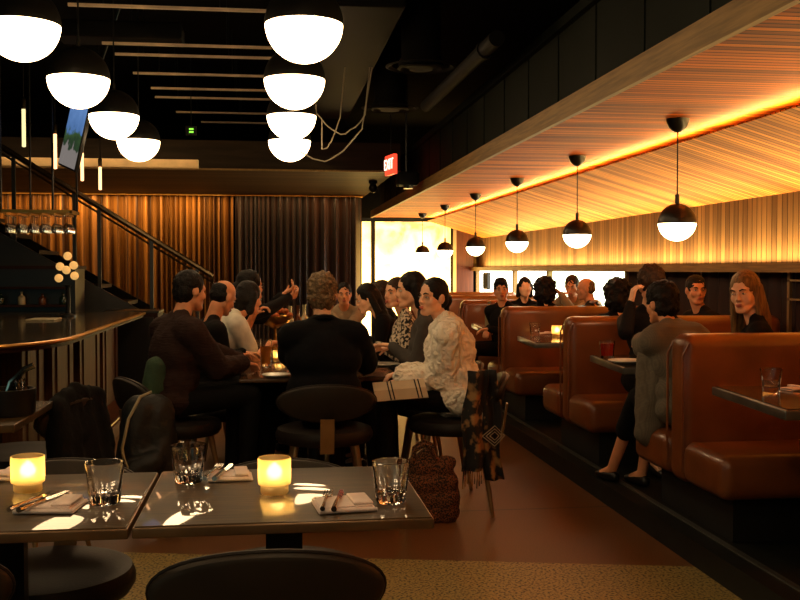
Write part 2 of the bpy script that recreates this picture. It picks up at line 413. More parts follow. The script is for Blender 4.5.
def floor_mat():
    m, nt, b = base_mat('floor_terrazzo_and_concrete'); L = nt.links.new
    tc = N(nt, 'ShaderNodeTexCoord')
    n1 = N(nt, 'ShaderNodeTexNoise', Scale=84.0, Detail=3.0); L(tc.outputs['Object'], n1.inputs['Vector'])
    r1 = N(nt, 'ShaderNodeValToRGB'); L(n1.outputs['Fac'], r1.inputs['Fac']); e = r1.color_ramp.elements
    e[0].position = .40; e[1].position = .50; e[0].color = lin((34,28,13)); e[1].color = lin((150,132,76))
    n2 = N(nt, 'ShaderNodeTexNoise', Scale=160.0, Detail=4.0); L(tc.outputs['Object'], n2.inputs['Vector'])
    r2 = N(nt, 'ShaderNodeValToRGB'); L(n2.outputs['Fac'], r2.inputs['Fac']); e = r2.color_ramp.elements
    e[0].position = .3; e[1].position = .7; e[0].color = lin((66,40,15)); e[1].color = lin((116,72,28))
    sp = N(nt, 'ShaderNodeSeparateXYZ'); L(tc.outputs['Object'], sp.inputs[0])
    ma = N(nt, 'ShaderNodeMath', operation='MULTIPLY_ADD'); L(sp.outputs['X'], ma.inputs[0]); ma.inputs[1].default_value = .22; L(sp.outputs['Y'], ma.inputs[2])
    gt = N(nt, 'ShaderNodeMath', operation='GREATER_THAN'); L(ma.outputs[0], gt.inputs[0]); gt.inputs[1].default_value = 4.55
    mx = N(nt, 'ShaderNodeMix', data_type='RGBA'); L(gt.outputs[0], mx.inputs[0]); L(r1.outputs['Color'], mx.inputs[6]); L(r2.outputs['Color'], mx.inputs[7])
    # one expansion joint
    sb = N(nt, 'ShaderNodeMath', operation='SUBTRACT'); L(sp.outputs['Y'], sb.inputs[0]); sb.inputs[1].default_value = 5.27
    ab = N(nt, 'ShaderNodeMath', operation='ABSOLUTE'); L(sb.outputs[0], ab.inputs[0])
    lt = N(nt, 'ShaderNodeMath', operation='LESS_THAN'); L(ab.outputs[0], lt.inputs[0]); lt.inputs[1].default_value = .008
    mx2 = N(nt, 'ShaderNodeMix', data_type='RGBA'); L(lt.outputs[0], mx2.inputs[0]); L(mx.outputs[2], mx2.inputs[6]); mx2.inputs[7].default_value = lin((40,28,18))
    L(mx2.outputs[2], b.inputs['Base Color']); b.inputs['Roughness'].default_value = .5
    return m
# ------------------------------------------------------------------ the shell
XR, YB, XL, YF, ZC = 3.40, 16.7, -6.6, -1.6, 3.65
def sbox(name, a, b, m): return struct(MB().box(a, b).build(name, m))
sbox('floor', (XL,YF,-.1), (XR,YB,0), floor_mat())
sbox('ceiling', (XL,YF,ZC), (XR,YB,ZC+.1), CEILB)
sbox('wall_back', (XL,YB,0), (XR,YB+.1,ZC), CONC)
sbox('wall_front', (XL,YF-.1,0), (XR,YF,ZC), CONC)
sbox('wall_left', (XL-.1,YF,0), (XL,YB,ZC), CONC)
# right wall: a low wainscot, the glowing band, the ledge and the slatted wall over it
sbox('wall_right', (XR,YF,0), (XR+.1,YB,.82), CONC)
sbox('wall_right_slats', (XR,YF,1.34), (XR+.1,YB,ZC), WSLAT)
sbox('trim_1', (XR-.14,YF,1.285), (XR+.1,YB,1.325), FASC)      # ledge that hides the light strip
sbox('trim_1_lip', (XR-.14,YF,1.325), (XR-.125,YB,1.345), FASC)
SZ = 2.13
sbox('ceiling_soffit', (1.62,YF,SZ), (XR,15.7,SZ+.05), SOFF)
sbox('trim_2', (1.59,YF,SZ-.01), (1.62,15.7,SZ+.10), FASC)
pf = [(2.495,SZ-.053),(2.495,SZ-.046),(2.503,SZ-.046),(2.505,SZ-.053),(XR,1.825),(XR,1.81)]   # the sloped panel hangs 3 cm under the soffit, a light strip in the slot
b = MB().add([(x,YF,z) for x, z in pf]+[(x,15.7,z) for x, z in pf], [tuple(range(6)), tuple(range(11,5,-1))]+[(i,6+i,6+(i+1) % 6,(i+1) % 6) for i in range(6)])
struct(b.build('ceiling_slope', SLOPE))
b = MB().box((1.74,YF,SZ+.16), (1.80,15.7,2.74))
for k in range(22): b.box((1.733,.3+k*.7,SZ+.16), (1.74,.318+k*.7,2.72))
struct(b.build('wall_riser', [RISER]))
sbox('trim_3', (1.70,YF,2.72), (1.80,15.7,2.78), RISER)
sbox('floor_platform', (1.846,YF,0), (XR,14.6,.11), STEP)
sbox('trim_4', (1.94,YF,.11), (1.965,14.6,.118), TABLE_ED)
# dropped ceiling and its beams in front of the curtain
DCEIL = slats('dropped_ceiling_boards', (58,42,26), (84,62,38), 'Y', .12)
sbox('ceiling_dropped', (XL,11.9,2.5), (1.55,YB,2.56), DCEIL)
sbox('beam_bulkhead', (XL,11.8,2.47), (1.55,11.9,2.80), mat('bulkhead_brown', (46,36,25), .6, spec=.15, var=.25, vs=3, stretch=(.6,6,6)))
sbox('trim_5', (XL,11.78,2.455), (1.55,11.8,2.475), FASC)
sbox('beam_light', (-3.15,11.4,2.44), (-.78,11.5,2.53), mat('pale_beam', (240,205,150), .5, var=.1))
# ---- right wall band: glowing panes stand in for bright mirrored reflections
WGL = emit('mirrored_glow', (1,.94,.74), 4.0, (200,200,190))
WGR = emit('mirrored_glow_greenish', (.88,1,.66), 3.2, (200,200,190))
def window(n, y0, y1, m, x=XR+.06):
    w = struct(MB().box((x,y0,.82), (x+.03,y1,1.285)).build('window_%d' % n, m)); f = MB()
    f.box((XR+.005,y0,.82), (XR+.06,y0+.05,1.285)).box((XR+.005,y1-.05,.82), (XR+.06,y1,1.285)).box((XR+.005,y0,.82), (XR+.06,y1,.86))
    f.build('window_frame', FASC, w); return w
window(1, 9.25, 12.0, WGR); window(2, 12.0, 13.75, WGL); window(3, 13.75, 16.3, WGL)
b = MB(); n = 260
for i in range(n+1):
    y = YF+(9.25-YF)*i/n; x = XR+.06+.022*sin(y*2*pi/.16)+.01*sin(y*7.3); b.v += [V((x,y,.82)), V((x,y,1.285))]
b.f = [(2*i,2*i+1,2*i+3,2*i+2) for i in range(n)]; b.mi = [0]*n
struct(b.build('wall_right_drape', DCURT, smooth=True))
w4 = MB()
for y in (3.5, 4.4, 5.3, 6.2): w4.box((XR+.0,y,.86), (XR+.02,y+.03,1.285))
for z in (1.10, 1.225): w4.box((XR+.0,3.5,z), (XR+.02,6.23,z+.013))
struct(w4.build('window_4', mat('muntin_metal', (150,120,80), .4, .6, var=.1)))
# ---- back wall: column, onyx wall
sbox('column_oak', (3.02,16.0,0), (3.30,16.3,2.2), mat('column_red_oak', (120,62,28), .4, var=.25, vs=5, stretch=(8,8,.5)))
def onyx():
    m, nt, b = base_mat('backlit_onyx'); L = nt.links.new
    tc = N(nt, 'ShaderNodeTexCoord'); n = N(nt, 'ShaderNodeTexNoise', Scale=2.2, Detail=8.0, Distortion=1.5); L(tc.outputs['Object'], n.inputs['Vector'])
    sp = N(nt, 'ShaderNodeSeparateXYZ'); L(tc.outputs['Object'], sp.inputs[0])
    a = N(nt, 'ShaderNodeMath', operation='MULTIPLY_ADD'); L(sp.outputs['Z'], a.inputs[0]); a.inputs[1].default_value = -.42; L(n.outputs['Fac'], a.inputs[2])
    r = N(nt, 'ShaderNodeValToRGB'); L(a.outputs[0], r.inputs['Fac']); e = r.color_ramp.elements
    e[0].position = -.0; e[1].position = 1; e[0].color = (.62,.34,.07,1); e[1].color = (1,.90,.66,1)
    r.color_ramp.elements.new(.28).color = (.8,.52,.14,1)
    q = N(nt, 'ShaderNodeMapRange'); L(a.outputs[0], q.inputs[0]); q.inputs[1].default_value = -.45; q.inputs[2].default_value = -.05; q.inputs[3].default_value = 1.0; q.inputs[4].default_value = 8.0
    L(r.outputs['Color'], b.inputs['Emission Color']); L(q.outputs[0], b.inputs['Emission Strength']); b.inputs['Roughness'].default_value = .2
    return m
t = thing('light_wall', 'glowing backlit yellow stone panel wall at the far end of the aisle', 'light panel', (2.25,16.5,0))
MB().box((-.50,-.03,0), (.76,.03,2.1)).build('stone_panel', onyx(), t); MB().box((-.72,-.03,0), (-.58,.03,2.1)).build('stone_panel', MATS['backlit_onyx'], t)
MB().box((-.78,-.07,2.1), (.76,.05,2.16)).box((-.58,-.07,0), (-.52,.04,2.1)).build('frame', BLK, t)
t = thing('mounted_speaker', 'small black panel hung at the far end of the right wall', 'panel', (3.36,15.2,1.0))
MB().rbox((-.03,-.1,0), (.03,.2,.26), .01).build('cabinet', BLK, t); MB().box((-.036,-.08,.02), (-.03,.18,.24)).build('grille', CEILB, t)
# ---- curtains
def pleats(name, x0, x1, y, z0, z1, m, label, seed):
    rnd = random.Random(seed); b = MB(); xs = []; x = x0; ph = 0
    while x < x1: xs.append((x, ph)); x += .012; ph += 2*pi*.012/(.13+.05*sin(x*2.1+seed)+.02*sin(x*9))
    for x, ph in xs:
        d = .068*sin(ph)+.012*sin(ph*2.3+1)
        b.v += [V((x, y+d, z0)), V((x, y+d*.75, z1)), V((x, y+d+.012, z0)), V((x, y+d*.75+.012, z1))]
    for i in range(len(xs)-1):
        k = 4*i; b.f += [(k,k+4,k+5,k+1), (k+2,k+3,k+7,k+6), (k+1,k+5,k+7,k+3), (k,k+2,k+6,k+4)]; b.mi += [0]*4
    return tag(b.build(name, m, smooth=True), label, 'curtain')
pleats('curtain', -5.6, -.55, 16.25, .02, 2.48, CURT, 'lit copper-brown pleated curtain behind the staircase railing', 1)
CURT2 = mat('curtain_dark_brown', (70,38,20), .4, var=.3, vs=2.4, sheen=.15, stretch=(11,1,.1), c2=(16,8,5))  # near-black fold shade and thin highlights put into the colour
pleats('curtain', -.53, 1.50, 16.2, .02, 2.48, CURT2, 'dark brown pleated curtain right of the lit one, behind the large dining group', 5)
tag(MB().tube([(-5.6,16.05,2.485), (1.5,16.05,2.485)], .018).build('curtain_rail', BRASS, smooth=True), 'long brass curtain rail under the low ceiling above both curtains', 'rail')
# ------------------------------------------------------------------ lamps
GLOBE = emit('white_globe_glow', (1,.66,.34), 7.5, (240,235,225)); GLOBE2 = emit('small_globe_glow', (1,.66,.34), 7.0, (240,235,225))
CAPM = mat('pendant_black_enamel', (22,20,17), .35, var=.1)
def globe(label, c, r, ztop, gm, group, canopy=False):
    t = thing('pendant_lamp', label, 'pendant lamp', c, 0, group)
    pr = [(r*sin(a), -r*cos(a)) for a in [pi*k/32 for k in range(1, 17)]]
    MB().lathe([(.002,-r)]+pr, 32).build('glass_shade', gm, t, True)
    r2 = r*1.012; pr = [(r2*cos(a), r2*sin(a)) for a in [pi/2*k/16 for k in range(0, 16)]]
    c_ = MB().lathe([(r2*.985,-.006), (r2,-.004)]+pr+[(.012,r2), (.012,r2+.05)], 32).build('cap', CAPM, t, True)
    top = ztop-c[2]
    MB().tube([(0,0,r), (0,0,top-.01)], .004 if canopy else .006, 8).build('cord' if canopy else 'rod', BLK, t)
    if canopy: MB().lathe([(.012,-.075), (.03,-.065), (.05,-.045), (.062,-.015), (.064,0)], 24, (0,0,top)).build('ceiling_canopy', CAPM, t, True)
order = ['nearest', 'second', 'third', 'fourth']
for i, (px, py) in enumerate(((304,24), (294.5,79), (291.5,115.5), (289.5,140.5))):
    globe('large black-capped white globe pendant, %s in the right-hand row over the room' % order[i], at(px, py, (4.87,6.25,7.74,9.0)[i]), .19, ZC, GLOBE, 'large globe pendants')
for i, (px, py) in enumerate(((22,24), (78.5,78), (114,115), (138.5,140.5))):
    globe('large black-capped white globe pendant, %s in the left-hand row over the room' % order[i], at(px, py, (5.1,6.25,7.74,9.0)[i]), .19, ZC, GLOBE, 'large globe pendants')
for Y_, lb in ((3.35,'just outside the top of the frame'), (1.9,'over the foreground tables'), (.45,'over the camera'), (-.9,'behind the camera')):
    globe('large black-capped white globe pendant of the right-hand row, ' + lb, (.17,Y_,2.52), .19, ZC, GLOBE, 'large globe pendants'); globe('large black-capped white globe pendant of the left-hand row, ' + lb, (-1.25,Y_,2.52), .19, ZC, GLOBE, 'large globe pendants')
order = ['nearest', 'second nearest', 'third nearest', 'fourth nearest', 'fifth nearest', 'farthest']
for i, (px, py) in enumerate(((677,222.5), (577,234), (517,241.3), (475.5,246.5), (445,250), (422.5,252.5))):
    d = 2.25*1000/(px-269); p = at(px, py, d)
    globe('small black-capped globe pendant over the booths, %s of six under the slatted soffit' % order[i], p, .103, SZ, GLOBE2, 'small globe pendants', True)
LEDW = emit('warm_led', (1,.52,.16), 6.0)
def led(name, label, a, b, m=LEDW): return tag(MB().box(a, b).build(name, m), label, 'light strip')
def area(name, loc, sx, sy, rot, w, c):
    d = bpy.data.lights.new(name, 'AREA'); d.shape = 'RECTANGLE'; d.size = sx; d.size_y = sy; d.energy = w; d.color = c
    o = bpy.data.objects.new(name, d); COL.objects.link(o); o.location = loc; o.rotation_euler = rot; return o
WARM = (1, .55, .17)
# cove strips: long rows of small LEDs (soffit slot, wall ledge, curtain head)
def strip(name, p0, p1, width, normal, w, c):
    p0 = V(p0); p1 = V(p1); n = V(normal).normalized(); x = (p1-p0).normalized(); z = -n; y = z.cross(x)
    o = area(name, (p0+p1)/2, (p1-p0).length, width, (0,0,0), w, c); o.matrix_world = M.Translation((p0+p1)/2) @ M((x, y, z)).transposed().to_4x4(); return o
strip('soffit_led_strip', (2.53,-.5,SZ-.0505), (2.53,15.6,SZ-.0505), .02, (-.40,0,1), 72, (1,.56,.17))
strip('ledge_led_strip', (3.33,-.5,1.335), (3.33,15.6,1.335), .03, (-.24,0,1), 140, (1,.64,.23))
strip('curtain_led_strip', (-5.5,15.95,2.47), (-.7,15.95,2.47), .05, (0,.30,-1), 48, (1,.65,.25))
strip('beam_fill_light', (-3.1,11.24,2.70), (-.82,11.24,2.70), .02, (0,.8,-1), 1.6, (1,.66,.32))  # added lamp without a fixture, brightens the pale beam
strip('bulkhead_led_strip', (-.7,16.0,2.47), (1.5,16.0,2.47), .05, (0,.4,-1), 3, (1,.55,.2))
# ------------------------------------------------------------------ booths
PIL = []
def make_booth(label, y):
    t = thing('booth_bench', label, 'booth', (0,y,0), 0, 'leather booth benches')
    x0, x1 = 1.90, 3.36
    MB().rbox((x0+.0,-.085,.30), (x1,.085,1.0), .06, seg=4).build('back', LEATHER, t, True)
    for q in (-1, 1):
        a, c = sorted((q*.092, q*.52))
        MB().rbox((x0-.01,a,.315), (x1,c,.51), .055, seg=4).build('seat_cushion', LEATHER, t, True)
        MB().tube([(x0+.03,q*.088,.96), (x0-.001,q*.088,.90), (x0-.001,q*.088,.36)], .006, 6).build('piping', LEATHER, t, True)
    MB().box((x0+.10,-.40,.112), (x1,.40,.313)).build('base', BASEB, t)
    return t
BY = [4.50+1.78*i for i in range(6)]
onames = ['nearest of the back-to-back leather booth benches, facing the camera beside the empty table', 'second leather booth bench from the camera, past the plaid coat guest',
          'third leather booth bench from the camera, behind the table with the lit candle', 'fourth leather booth bench from the camera, beyond the white blouse', 'fifth leather booth bench from the camera', 'farthest leather booth bench near the lit stone wall']
bo = make_booth('cognac ' + onames[0], BY[0]); 
for i in range(1, 6): dup(bo, (0,BY[i],0), 0, 'cognac ' + onames[i], 'leather booth benches')
def make_btable(label, x, y):
    t = thing('booth_table', label, 'table', (x,y,.11), R(-5), 'booth tables')
    MB().rbox((0,-.38,.640), (1.16,.38,.676), .004).build('edging', TABLE_ED, t, True); MB().box((.012,-.368,.676), (1.15,.368,.681)).build('table_top', BOOTHTOP, t)
    MB().tube([(.62,0,.02), (.62,0,.64)], .04, 16).lathe([(.24,0), (.24,.012), (.05,.03)], 24, (.62,0,0)).build('pedestal', BLK, t, True)
    return t
TBX = 1.88
bt = make_btable('dark booth table nearest the camera with one tumbler, in front of the nearest bench', TBX+.02, BY[0]-.70)
tl = ['dark booth table where the guest in the plaid coat leans', 'dark booth table holding a lit candle and empty glass', 'dark booth table crowded with bottles and glasses beyond the white blouse', 'dark booth table second from the far end']
for i in range(4): dup(bt, (TBX,BY[i]+.93,.11), R(-5), tl[i], 'booth tables')
BTZ = .11+.681
# low end panel of the bench just outside the right edge
t = thing('end_panel', 'low wooden booth end panel at the right edge of the photo', 'panel', (1.838,3.22,0))
MB().rbox((0,-.04,.11), (1.3,.04,1.19), .012).build('board', FASC, t, True)
# ------------------------------------------------------------------ chairs
SEATM = mat('dark_brown_leatherette', (27,21,17), .5, spec=.25, var=.15, bump=.1, bs=150); BACKM = mat('chair_back_olive_brown', (36,30,23), .5, var=.15, spec=.25)
LEGM = mat('chair_leg_brass', (150,118,80), .35, .7, var=.15)
def make_chair(label, p, rz, sz=.505, k=1.0, group='round-backed dining chairs', seatm=None):
    t = thing('dining_chair', label, 'chair', (p[0],p[1],0), rz, group)
    MB().lathe([(.20*k,sz-.085), (.235*k,sz-.078), (.25*k,sz-.055), (.25*k,sz-.035), (.24*k,sz-.012), (.21*k,sz-.002), (.1*k,sz)], 40).build('seat', seatm or SEATM, t, True)
    mx = M.Translation((0,-.265*k,sz+.145)) @ M.Rotation(R(10), 4, 'X')
    b = MB(); n = 40; rings = []
    for yy, g in ((-.022,.90), (-.018,.97), (-.008,1.0), (.008,1.0), (.018,.97), (.022,.90)):
        rings.append([mx @ V((.245*k*g*cos(2*pi*j/n), yy+.16*(.245*k*g*cos(2*pi*j/n))**2/.06*.25, .092*g*sin(2*pi*j/n))) for j in range(n)])
    vs = [p for r in rings for p in r]; fs = [(i*n+j, i*n+(j+1) % n, (i+1)*n+(j+1) % n, (i+1)*n+j) for i in range(5) for j in range(n)]+[tuple(range(n-1,-1,-1)), tuple(5*n+j for j in range(n))]
    b.add(vs, fs).build('backrest', BACKM, t, True)
    MB().tube([mx @ V((.245*k*cos(2*pi*j/40), .04*cos(2*pi*j/40)**2*.98, .093*sin(2*pi*j/40))) for j in range(41)], .005, 6).build('welt', SEATM, t, True)
    MB().add([V(p) for y0, z0 in ((-.255*k, sz-.10), (-.268*k, sz-.05), (-.285*k, sz+.07)) for p in ((-.034,y0,z0), (.034,y0,z0), (.034,y0-.009,z0), (-.034,y0-.009,z0))],
        [(0,1,5,4),(1,2,6,5),(2,3,7,6),(3,0,4,7),(4,5,9,8),(5,6,10,9),(6,7,11,10),(7,4,8,11),(0,3,2,1),(8,9,10,11)]).box((-.034,-.26*k,sz-.105), (.034,-.05,sz-.094)).build('bracket', LEGM, t)
    for q in (-1, 1):
        for r_ in (-1, 1): MB().tube([(q*.15,r_*.14,sz-.085), (q*.215,r_*.205,0)], [.017,.010], 10).build('leg', LEGM, t, True)
    return t
HEADING = {}
def chair_at(px, dist, rz): p = at(px, 400, dist); return (p.x, p.y)
# ------------------------------------------------------------------ long table
TZ = .712
t = thing('long_dining_table', 'long dark dining table where the large group sits', 'table', (.275,6.9,0))
WALN = mat('walnut_top', (74,50,30), .22, var=.3, vs=4, stretch=(10,.8,10), coat=.3)
MB().rbox((-.44,-1.45,TZ-.024), (.44,1.55,TZ), .008).build('table_top', WALN, t, True)
for y in (-1.0, 1.0): MB().tube([(0,y,.02), (0,y,TZ-.024)], .05, 16).lathe([(.28,0), (.28,.012), (.06,.03)], 24, (0,y,0)).build('pedestal', BLK, t, True)
# ------------------------------------------------------------------ guests
FAB = lambda n, c, **k: mat(n, c, k.pop('r', .85), var=.12, vs=14, bump=k.pop('bump', .35), bs=k.pop('bs', 26), spec=.15, **k)
SWEAT = FAB('sweater_dark_brown', (46,31,27), stretch=(2,2,9), bump=.6, bs=10); BLAZER = FAB('blazer_black', (9,10,13))
def ruffle():
    m, nt, b = base_mat('blouse_white_ruffled'); L = nt.links.new
    tc = N(nt, 'ShaderNodeTexCoord'); w = N(nt, 'ShaderNodeTexWave', Scale=7.0, Distortion=9.0, Detail=3.0); w.inputs['Detail Scale'].default_value = 1.6; L(tc.outputs['Object'], w.inputs['Vector'])
    bp = N(nt, 'ShaderNodeBump', Strength=.7, Distance=.025); L(w.outputs['Fac'], bp.inputs['Height']); L(bp.outputs['Normal'], b.inputs['Normal'])
    b.inputs['Base Color'].default_value = lin((250,238,216)); b.inputs['Roughness'].default_value = .75; b.inputs['Specular IOR Level'].default_value = .2; b.inputs['Sheen Weight'].default_value = .2
    return m
BLOUSE = ruffle()
CARD = FAB('cardigan_grey', (74,70,66)); DOT = spots('blouse_black_white_spots', (24,22,20), (206,190,166), 58, .5); KNIT = FAB('knit_black', (16,14,15)); TEE = FAB('tshirt_white', (214,206,190)); BLKSH = FAB('shirt_black', (20,18,18))
PLAID = plaid('coat_grey_plaid', (84,76,63), (106,96,80), 90); SUIT = FAB('suit_charcoal', (40,38,38)); CREAM = FAB('cream_top', (200,176,140)); TROU = FAB('trousers_black', (14,13,14)); DENIM = FAB('trousers_dark', (24,24,26)); SHIRTC = FAB('collar_pale', (190,180,190)); STRIPE = FAB('shirt_beige', (150,130,104))
P = {}
ss = .530
CL = TZ+.045
def W(px, py, d):
    p = at(px, py, d)
    if .55 < p.z < CL: p.z = CL
    return p
P['J'] = person('person seen from behind in a black blazer on a round-backed chair at the table end', 322, 296, 5.22, 2, ss, lean=9, head=(-6,4,0), skin='fair', hair=('curly','grey'), top=BLAZER, bottom=TROU, infl=.034, boxy=1.22,
    hands=(W(293,366,5.64), W(358,364,5.64)), tdisp=(.012,.10), face=False, collar=BLAZER, vox=.008, topname='blazer', pole=((-.75,-.4,-1),(.75,-.4,-1)))
P['L1'] = person('person in a dark brown sweater seen from behind at the table\'s near left', 190, 291, 5.40, -68, ss, lean=8, twist=10, head=(6,6,0), skin='tan', hair=('short','black'), top=SWEAT, bottom=TROU, infl=.034, boxy=1.03,
    hands=(W(250,378,5.75), W(250,384,5.6)), tdisp=(.016,.05), face=False, vox=.008)
P['L2'] = person('balding bearded person in a black shirt looking down at the long table', 223, 297, 5.97, -70, ss, lean=10, head=(22,24,4), skin='tan', hair=('bald','black'), top=BLKSH, bottom=TROU, hands=(W(251,362,6.27), W(243,368,6.12)), vox=.0065, topname='shirt')
P['L3'] = person('person with black hair in a white T-shirt leaning on the table with both elbows', 249, 298, 6.60, -66, ss, lean=24, head=(12,10,0), skin='tan', hair=('bob','black'), top=TEE, sleeve='short', infl=.022, bottom=TROU, hands=(W(262,313,6.8), W(276,346,6.7)), hcurl=(1.0,.6), vox=.0065, topname='tshirt')
P['L4'] = person('person in a black top raising both hands at the far left of the long table', 250, 286, 7.12, -70, ss, lean=14, head=(10,4,0), skin='tan', hair=('tied','black'), top=BLKSH, bottom=TROU, hands=(W(290,292,7.35), W(303,292,7.45)), hcurl=(.7,.8), palm=((0,0,1),(-1,0,.3)), vox=.0065, fem=True, topname='shirt')
P['R1'] = person('person with dark tied hair in a white ruffled blouse at the near right', 433, 297, 5.45, 78, ss, lean=10, head=(46,0,-2), fem=True, skin='fair', hair=('tied','black'), top=BLOUSE, bottom=TROU, infl=.055, tdisp=(.04,.055),
    hands=(at(394,386,5.40), at(394,379,5.50)), hcurl=(.6,.6), vox=.006, topname='blouse', pole=((.6,.1,-1),(.6,-.1,-1)))
P['R2'] = person('person with parted dark hair in a grey cardigan behind the white ruffled blouse', 411, 290, 6.08, 82, ss, lean=12, head=(14,4,0), fem=True, skin='fair', hair=('bob','black'), top=CARD, bottom=DENIM, hands=(W(384,350,6.1), W(380,354,6.22)), vox=.007, topname='cardigan')
P['R3'] = person('person with tied brown hair in a black and white spotted blouse at the table', 396, 293, 6.62, 84, ss, lean=8, head=(42,0,0), fem=True, skin='fair', hair=('tied','brown'), top=DOT, bottom=DENIM, hands=(W(374,352,6.55), W(370,356,6.75)), vox=.0065, topname='blouse')
P['R4'] = person('person with long black hair in a black knit looking down at the table', 367, 298, 7.15, 80, ss, lean=20, head=(14,20,0), fem=True, skin='fair', hair=('long','black'), top=KNIT, bottom=DENIM, hands=(W(352,345,7.1), W(346,349,7.25)), vox=.0065, topname='jumper')
P['R5'] = person('person with brown hair half hidden behind the black-haired guest at the table', 380, 293, 7.80, 80, ss, lean=8, fem=True, hair=('bob','brown'), top=KNIT, bottom=DENIM, hands=(W(356,342,7.75), W(352,344,7.85)), vox=.01)
P['R6'] = person('person in a beige shirt facing the camera at the far end of the long table', 344, 302, 8.75, 176, ss, lean=16, head=(0,6,0), skin='tan', hair=('short','black'), top=STRIPE, bottom=DENIM, hands=(W(338,330,8.4), W(352,330,8.4)), vox=.009, topname='shirt')
# booth guests
bs = .542; CL = .791+.045
P['B1'] = person('person with long dark blonde hair in a black top turned toward the next booth table', 745, 292, 5.10, 10, bs, flr=.11, lean=6, twist=58, head=(60,8,4), fem=True, skin='fair', hair=('longfront','blonde'), top=KNIT, bottom=TROU, hands=(W(722,352,5.35), W(745,360,5.45)), vox=.006, topname='jumper')
P['B2'] = person('person with dark curly hair in a grey plaid coat seated at the aisle', 661, 304, 5.14, 20, bs, flr=.11, lean=17, head=(2,8,0), fem=True, skin='tan', hair=('curly','black'), top=PLAID, bottom=TROU, infl=.05, boxy=1.12, hands=(W(632,342,5.75), W(650,338,5.85)), feet=(W(612,462,5.62), W(642,463,5.5)),
    skirt=True, vox=.007, face=False, topname='coat', botname='skirt', tdisp=(.012,.06))
for key_, pts_ in (('B2', ((668,385,5.05,.10),(655,405,5.08,.12),(650,432,5.08,.10),(664,420,5.0,.09),(660,446,5.06,.06))),):
    b = MB(); q_ = [(P[key_]['root'].matrix_basis.inverted() @ W(x_,y_,d_), r_) for x_,y_,d_,r_ in pts_]
    for a_, c_ in ((0,1),(1,2),(0,3),(3,2),(2,4)): b.cap(q_[a_][0], q_[a_][1]*.8, q_[c_][0], q_[c_][1]*.8)
    mesh_obj('coat_tail', remesh(b, .012, 4, .5, (.02,.06)), PLAID, P[key_]['root'])
P['B3'] = person('person in a black sleeve resting a hand in dark hair, facing the plaid coat guest', 652, 286, 6.08, 182, bs, flr=.11, lean=4, head=(0,22,6), fem=True, skin='fair', hair=('curly','brown'), top=KNIT, bottom=TROU, hands=(W(702,350,5.8), W(633,296,5.97)), hcurl=(.5,.7), palm=(None,(1,0,-.3)), pole=(None,(-.45,-.35,-1.5)), vox=.0065, topname='jumper')
P['B4'] = person('black-haired person in a dark top looking at the camera behind the second booth back', 696, 290, 6.98, 30, bs, flr=.11, lean=3, twist=70, head=(74,2,0), skin='tan', hair=('short','black'), top=BLKSH, bottom=TROU, hands=(W(676,345,7.1), W(686,345,7.2)), vox=.0075, topname='shirt')
P['B5'] = person('short-haired person in a dark open-necked top facing the camera across the far booths', 501, 290, 8.72, 95, bs, flr=0, lean=5, twist=40, head=(36,4,4), skin='tan', hair=('quiff','black'), top=BLKSH, bottom=TROU, hands=(at(484,332,8.6), at(488,334,8.8)), feet=(W(478,366,8.6), W(482,366,8.8)), vox=.0085, topname='shirt')
P['B6'] = person('dark silhouetted person left of the larger dark head against the bright glowing band', 525, 292, 9.68, 178, bs, flr=.11, lean=5, hair=('bob','black'), top=KNIT, bottom=TROU, face=False, vox=.011, fem=True, hands=(W(520,325,9.5), W(532,325,9.5)))
P['B7'] = person('dark curly head seen from behind against the bright glowing band, beside the smaller silhouette', 544, 290, 8.72, -4, bs, flr=.11, lean=6, hair=('bigcurly','black'), top=KNIT, bottom=TROU, face=False, vox=.011, hands=(W(540,330,9.1), W(550,330,9.1)))
P['B8'] = person('dark-haired person bowing over a cup, left of the bald guest in the suit', 572, 286, 9.68, 150, bs, flr=.11, lean=12, head=(0,14,0), hair=('short','brown'), skin='tan', top=STRIPE, bottom=TROU, vox=.0085, hands=(W(556,292,9.5), W(560,297,9.6)), hcurl=(.9,.9), topname='shirt')
P['B9'] = person('bald person in a charcoal suit with pale collar in the far booth', 586, 289, 8.72, 10, bs, flr=.11, lean=6, twist=34, head=(28,6,0), hair=('bald','grey'), skin='tan', top=SUIT, bottom=TROU, collar=SHIRTC, vox=.0085, hands=(W(566,330,9.1), W(570,330,9.2)), topname='jacket')
P['B10'] = person('person with dark curly hair seen from behind left of the hand in hair', 616, 295, 6.98, 0, bs, flr=.11, lean=6, hair=('bigcurly','black'), top=KNIT, bottom=TROU, face=False, vox=.011, hands=(W(612,330,7.3), W(622,330,7.3)))
# chairs of the group, each under its guest
def under(key, rz, back=.02):
    l = P[key]['loc']; return (l.x-sin(R(rz))*back, l.y+cos(R(rz))*back)
chJ = make_chair('round-backed dining chair under the guest in the black blazer, back to camera', under('J', 0), 0)
for key, rz, lb in (('L1',-62,'dining chair under the guest in the dark brown sweater, left side of the long table'), ('L2',-76,'dining chair of the bald bearded guest, left side of the long table'),
        ('L3',-70,'dining chair of the guest in the white T-shirt, left side of the long table'), ('L4',-76,'dining chair of the guest with raised arms, left side of the long table'),
        ('R1',80,'dining chair under the white ruffled blouse, hung with a patterned scarf'), ('R2',84,'dining chair of the guest in the grey cardigan, right side of the long table'),
        ('R3',86,'dining chair of the guest in the spotted blouse, right side of the long table'), ('R4',82,'dining chair of the black-haired guest looking down, right side of the long table'),
        ('R5',82,'dining chair of the brown-haired guest half hidden at the long table'), ('R6',176,'dining chair at the far end of the long table, under the beige shirt')):
    p = under(key, rz); dup(chJ, (p[0],p[1],0), R(rz), lb, 'round-backed dining chairs')
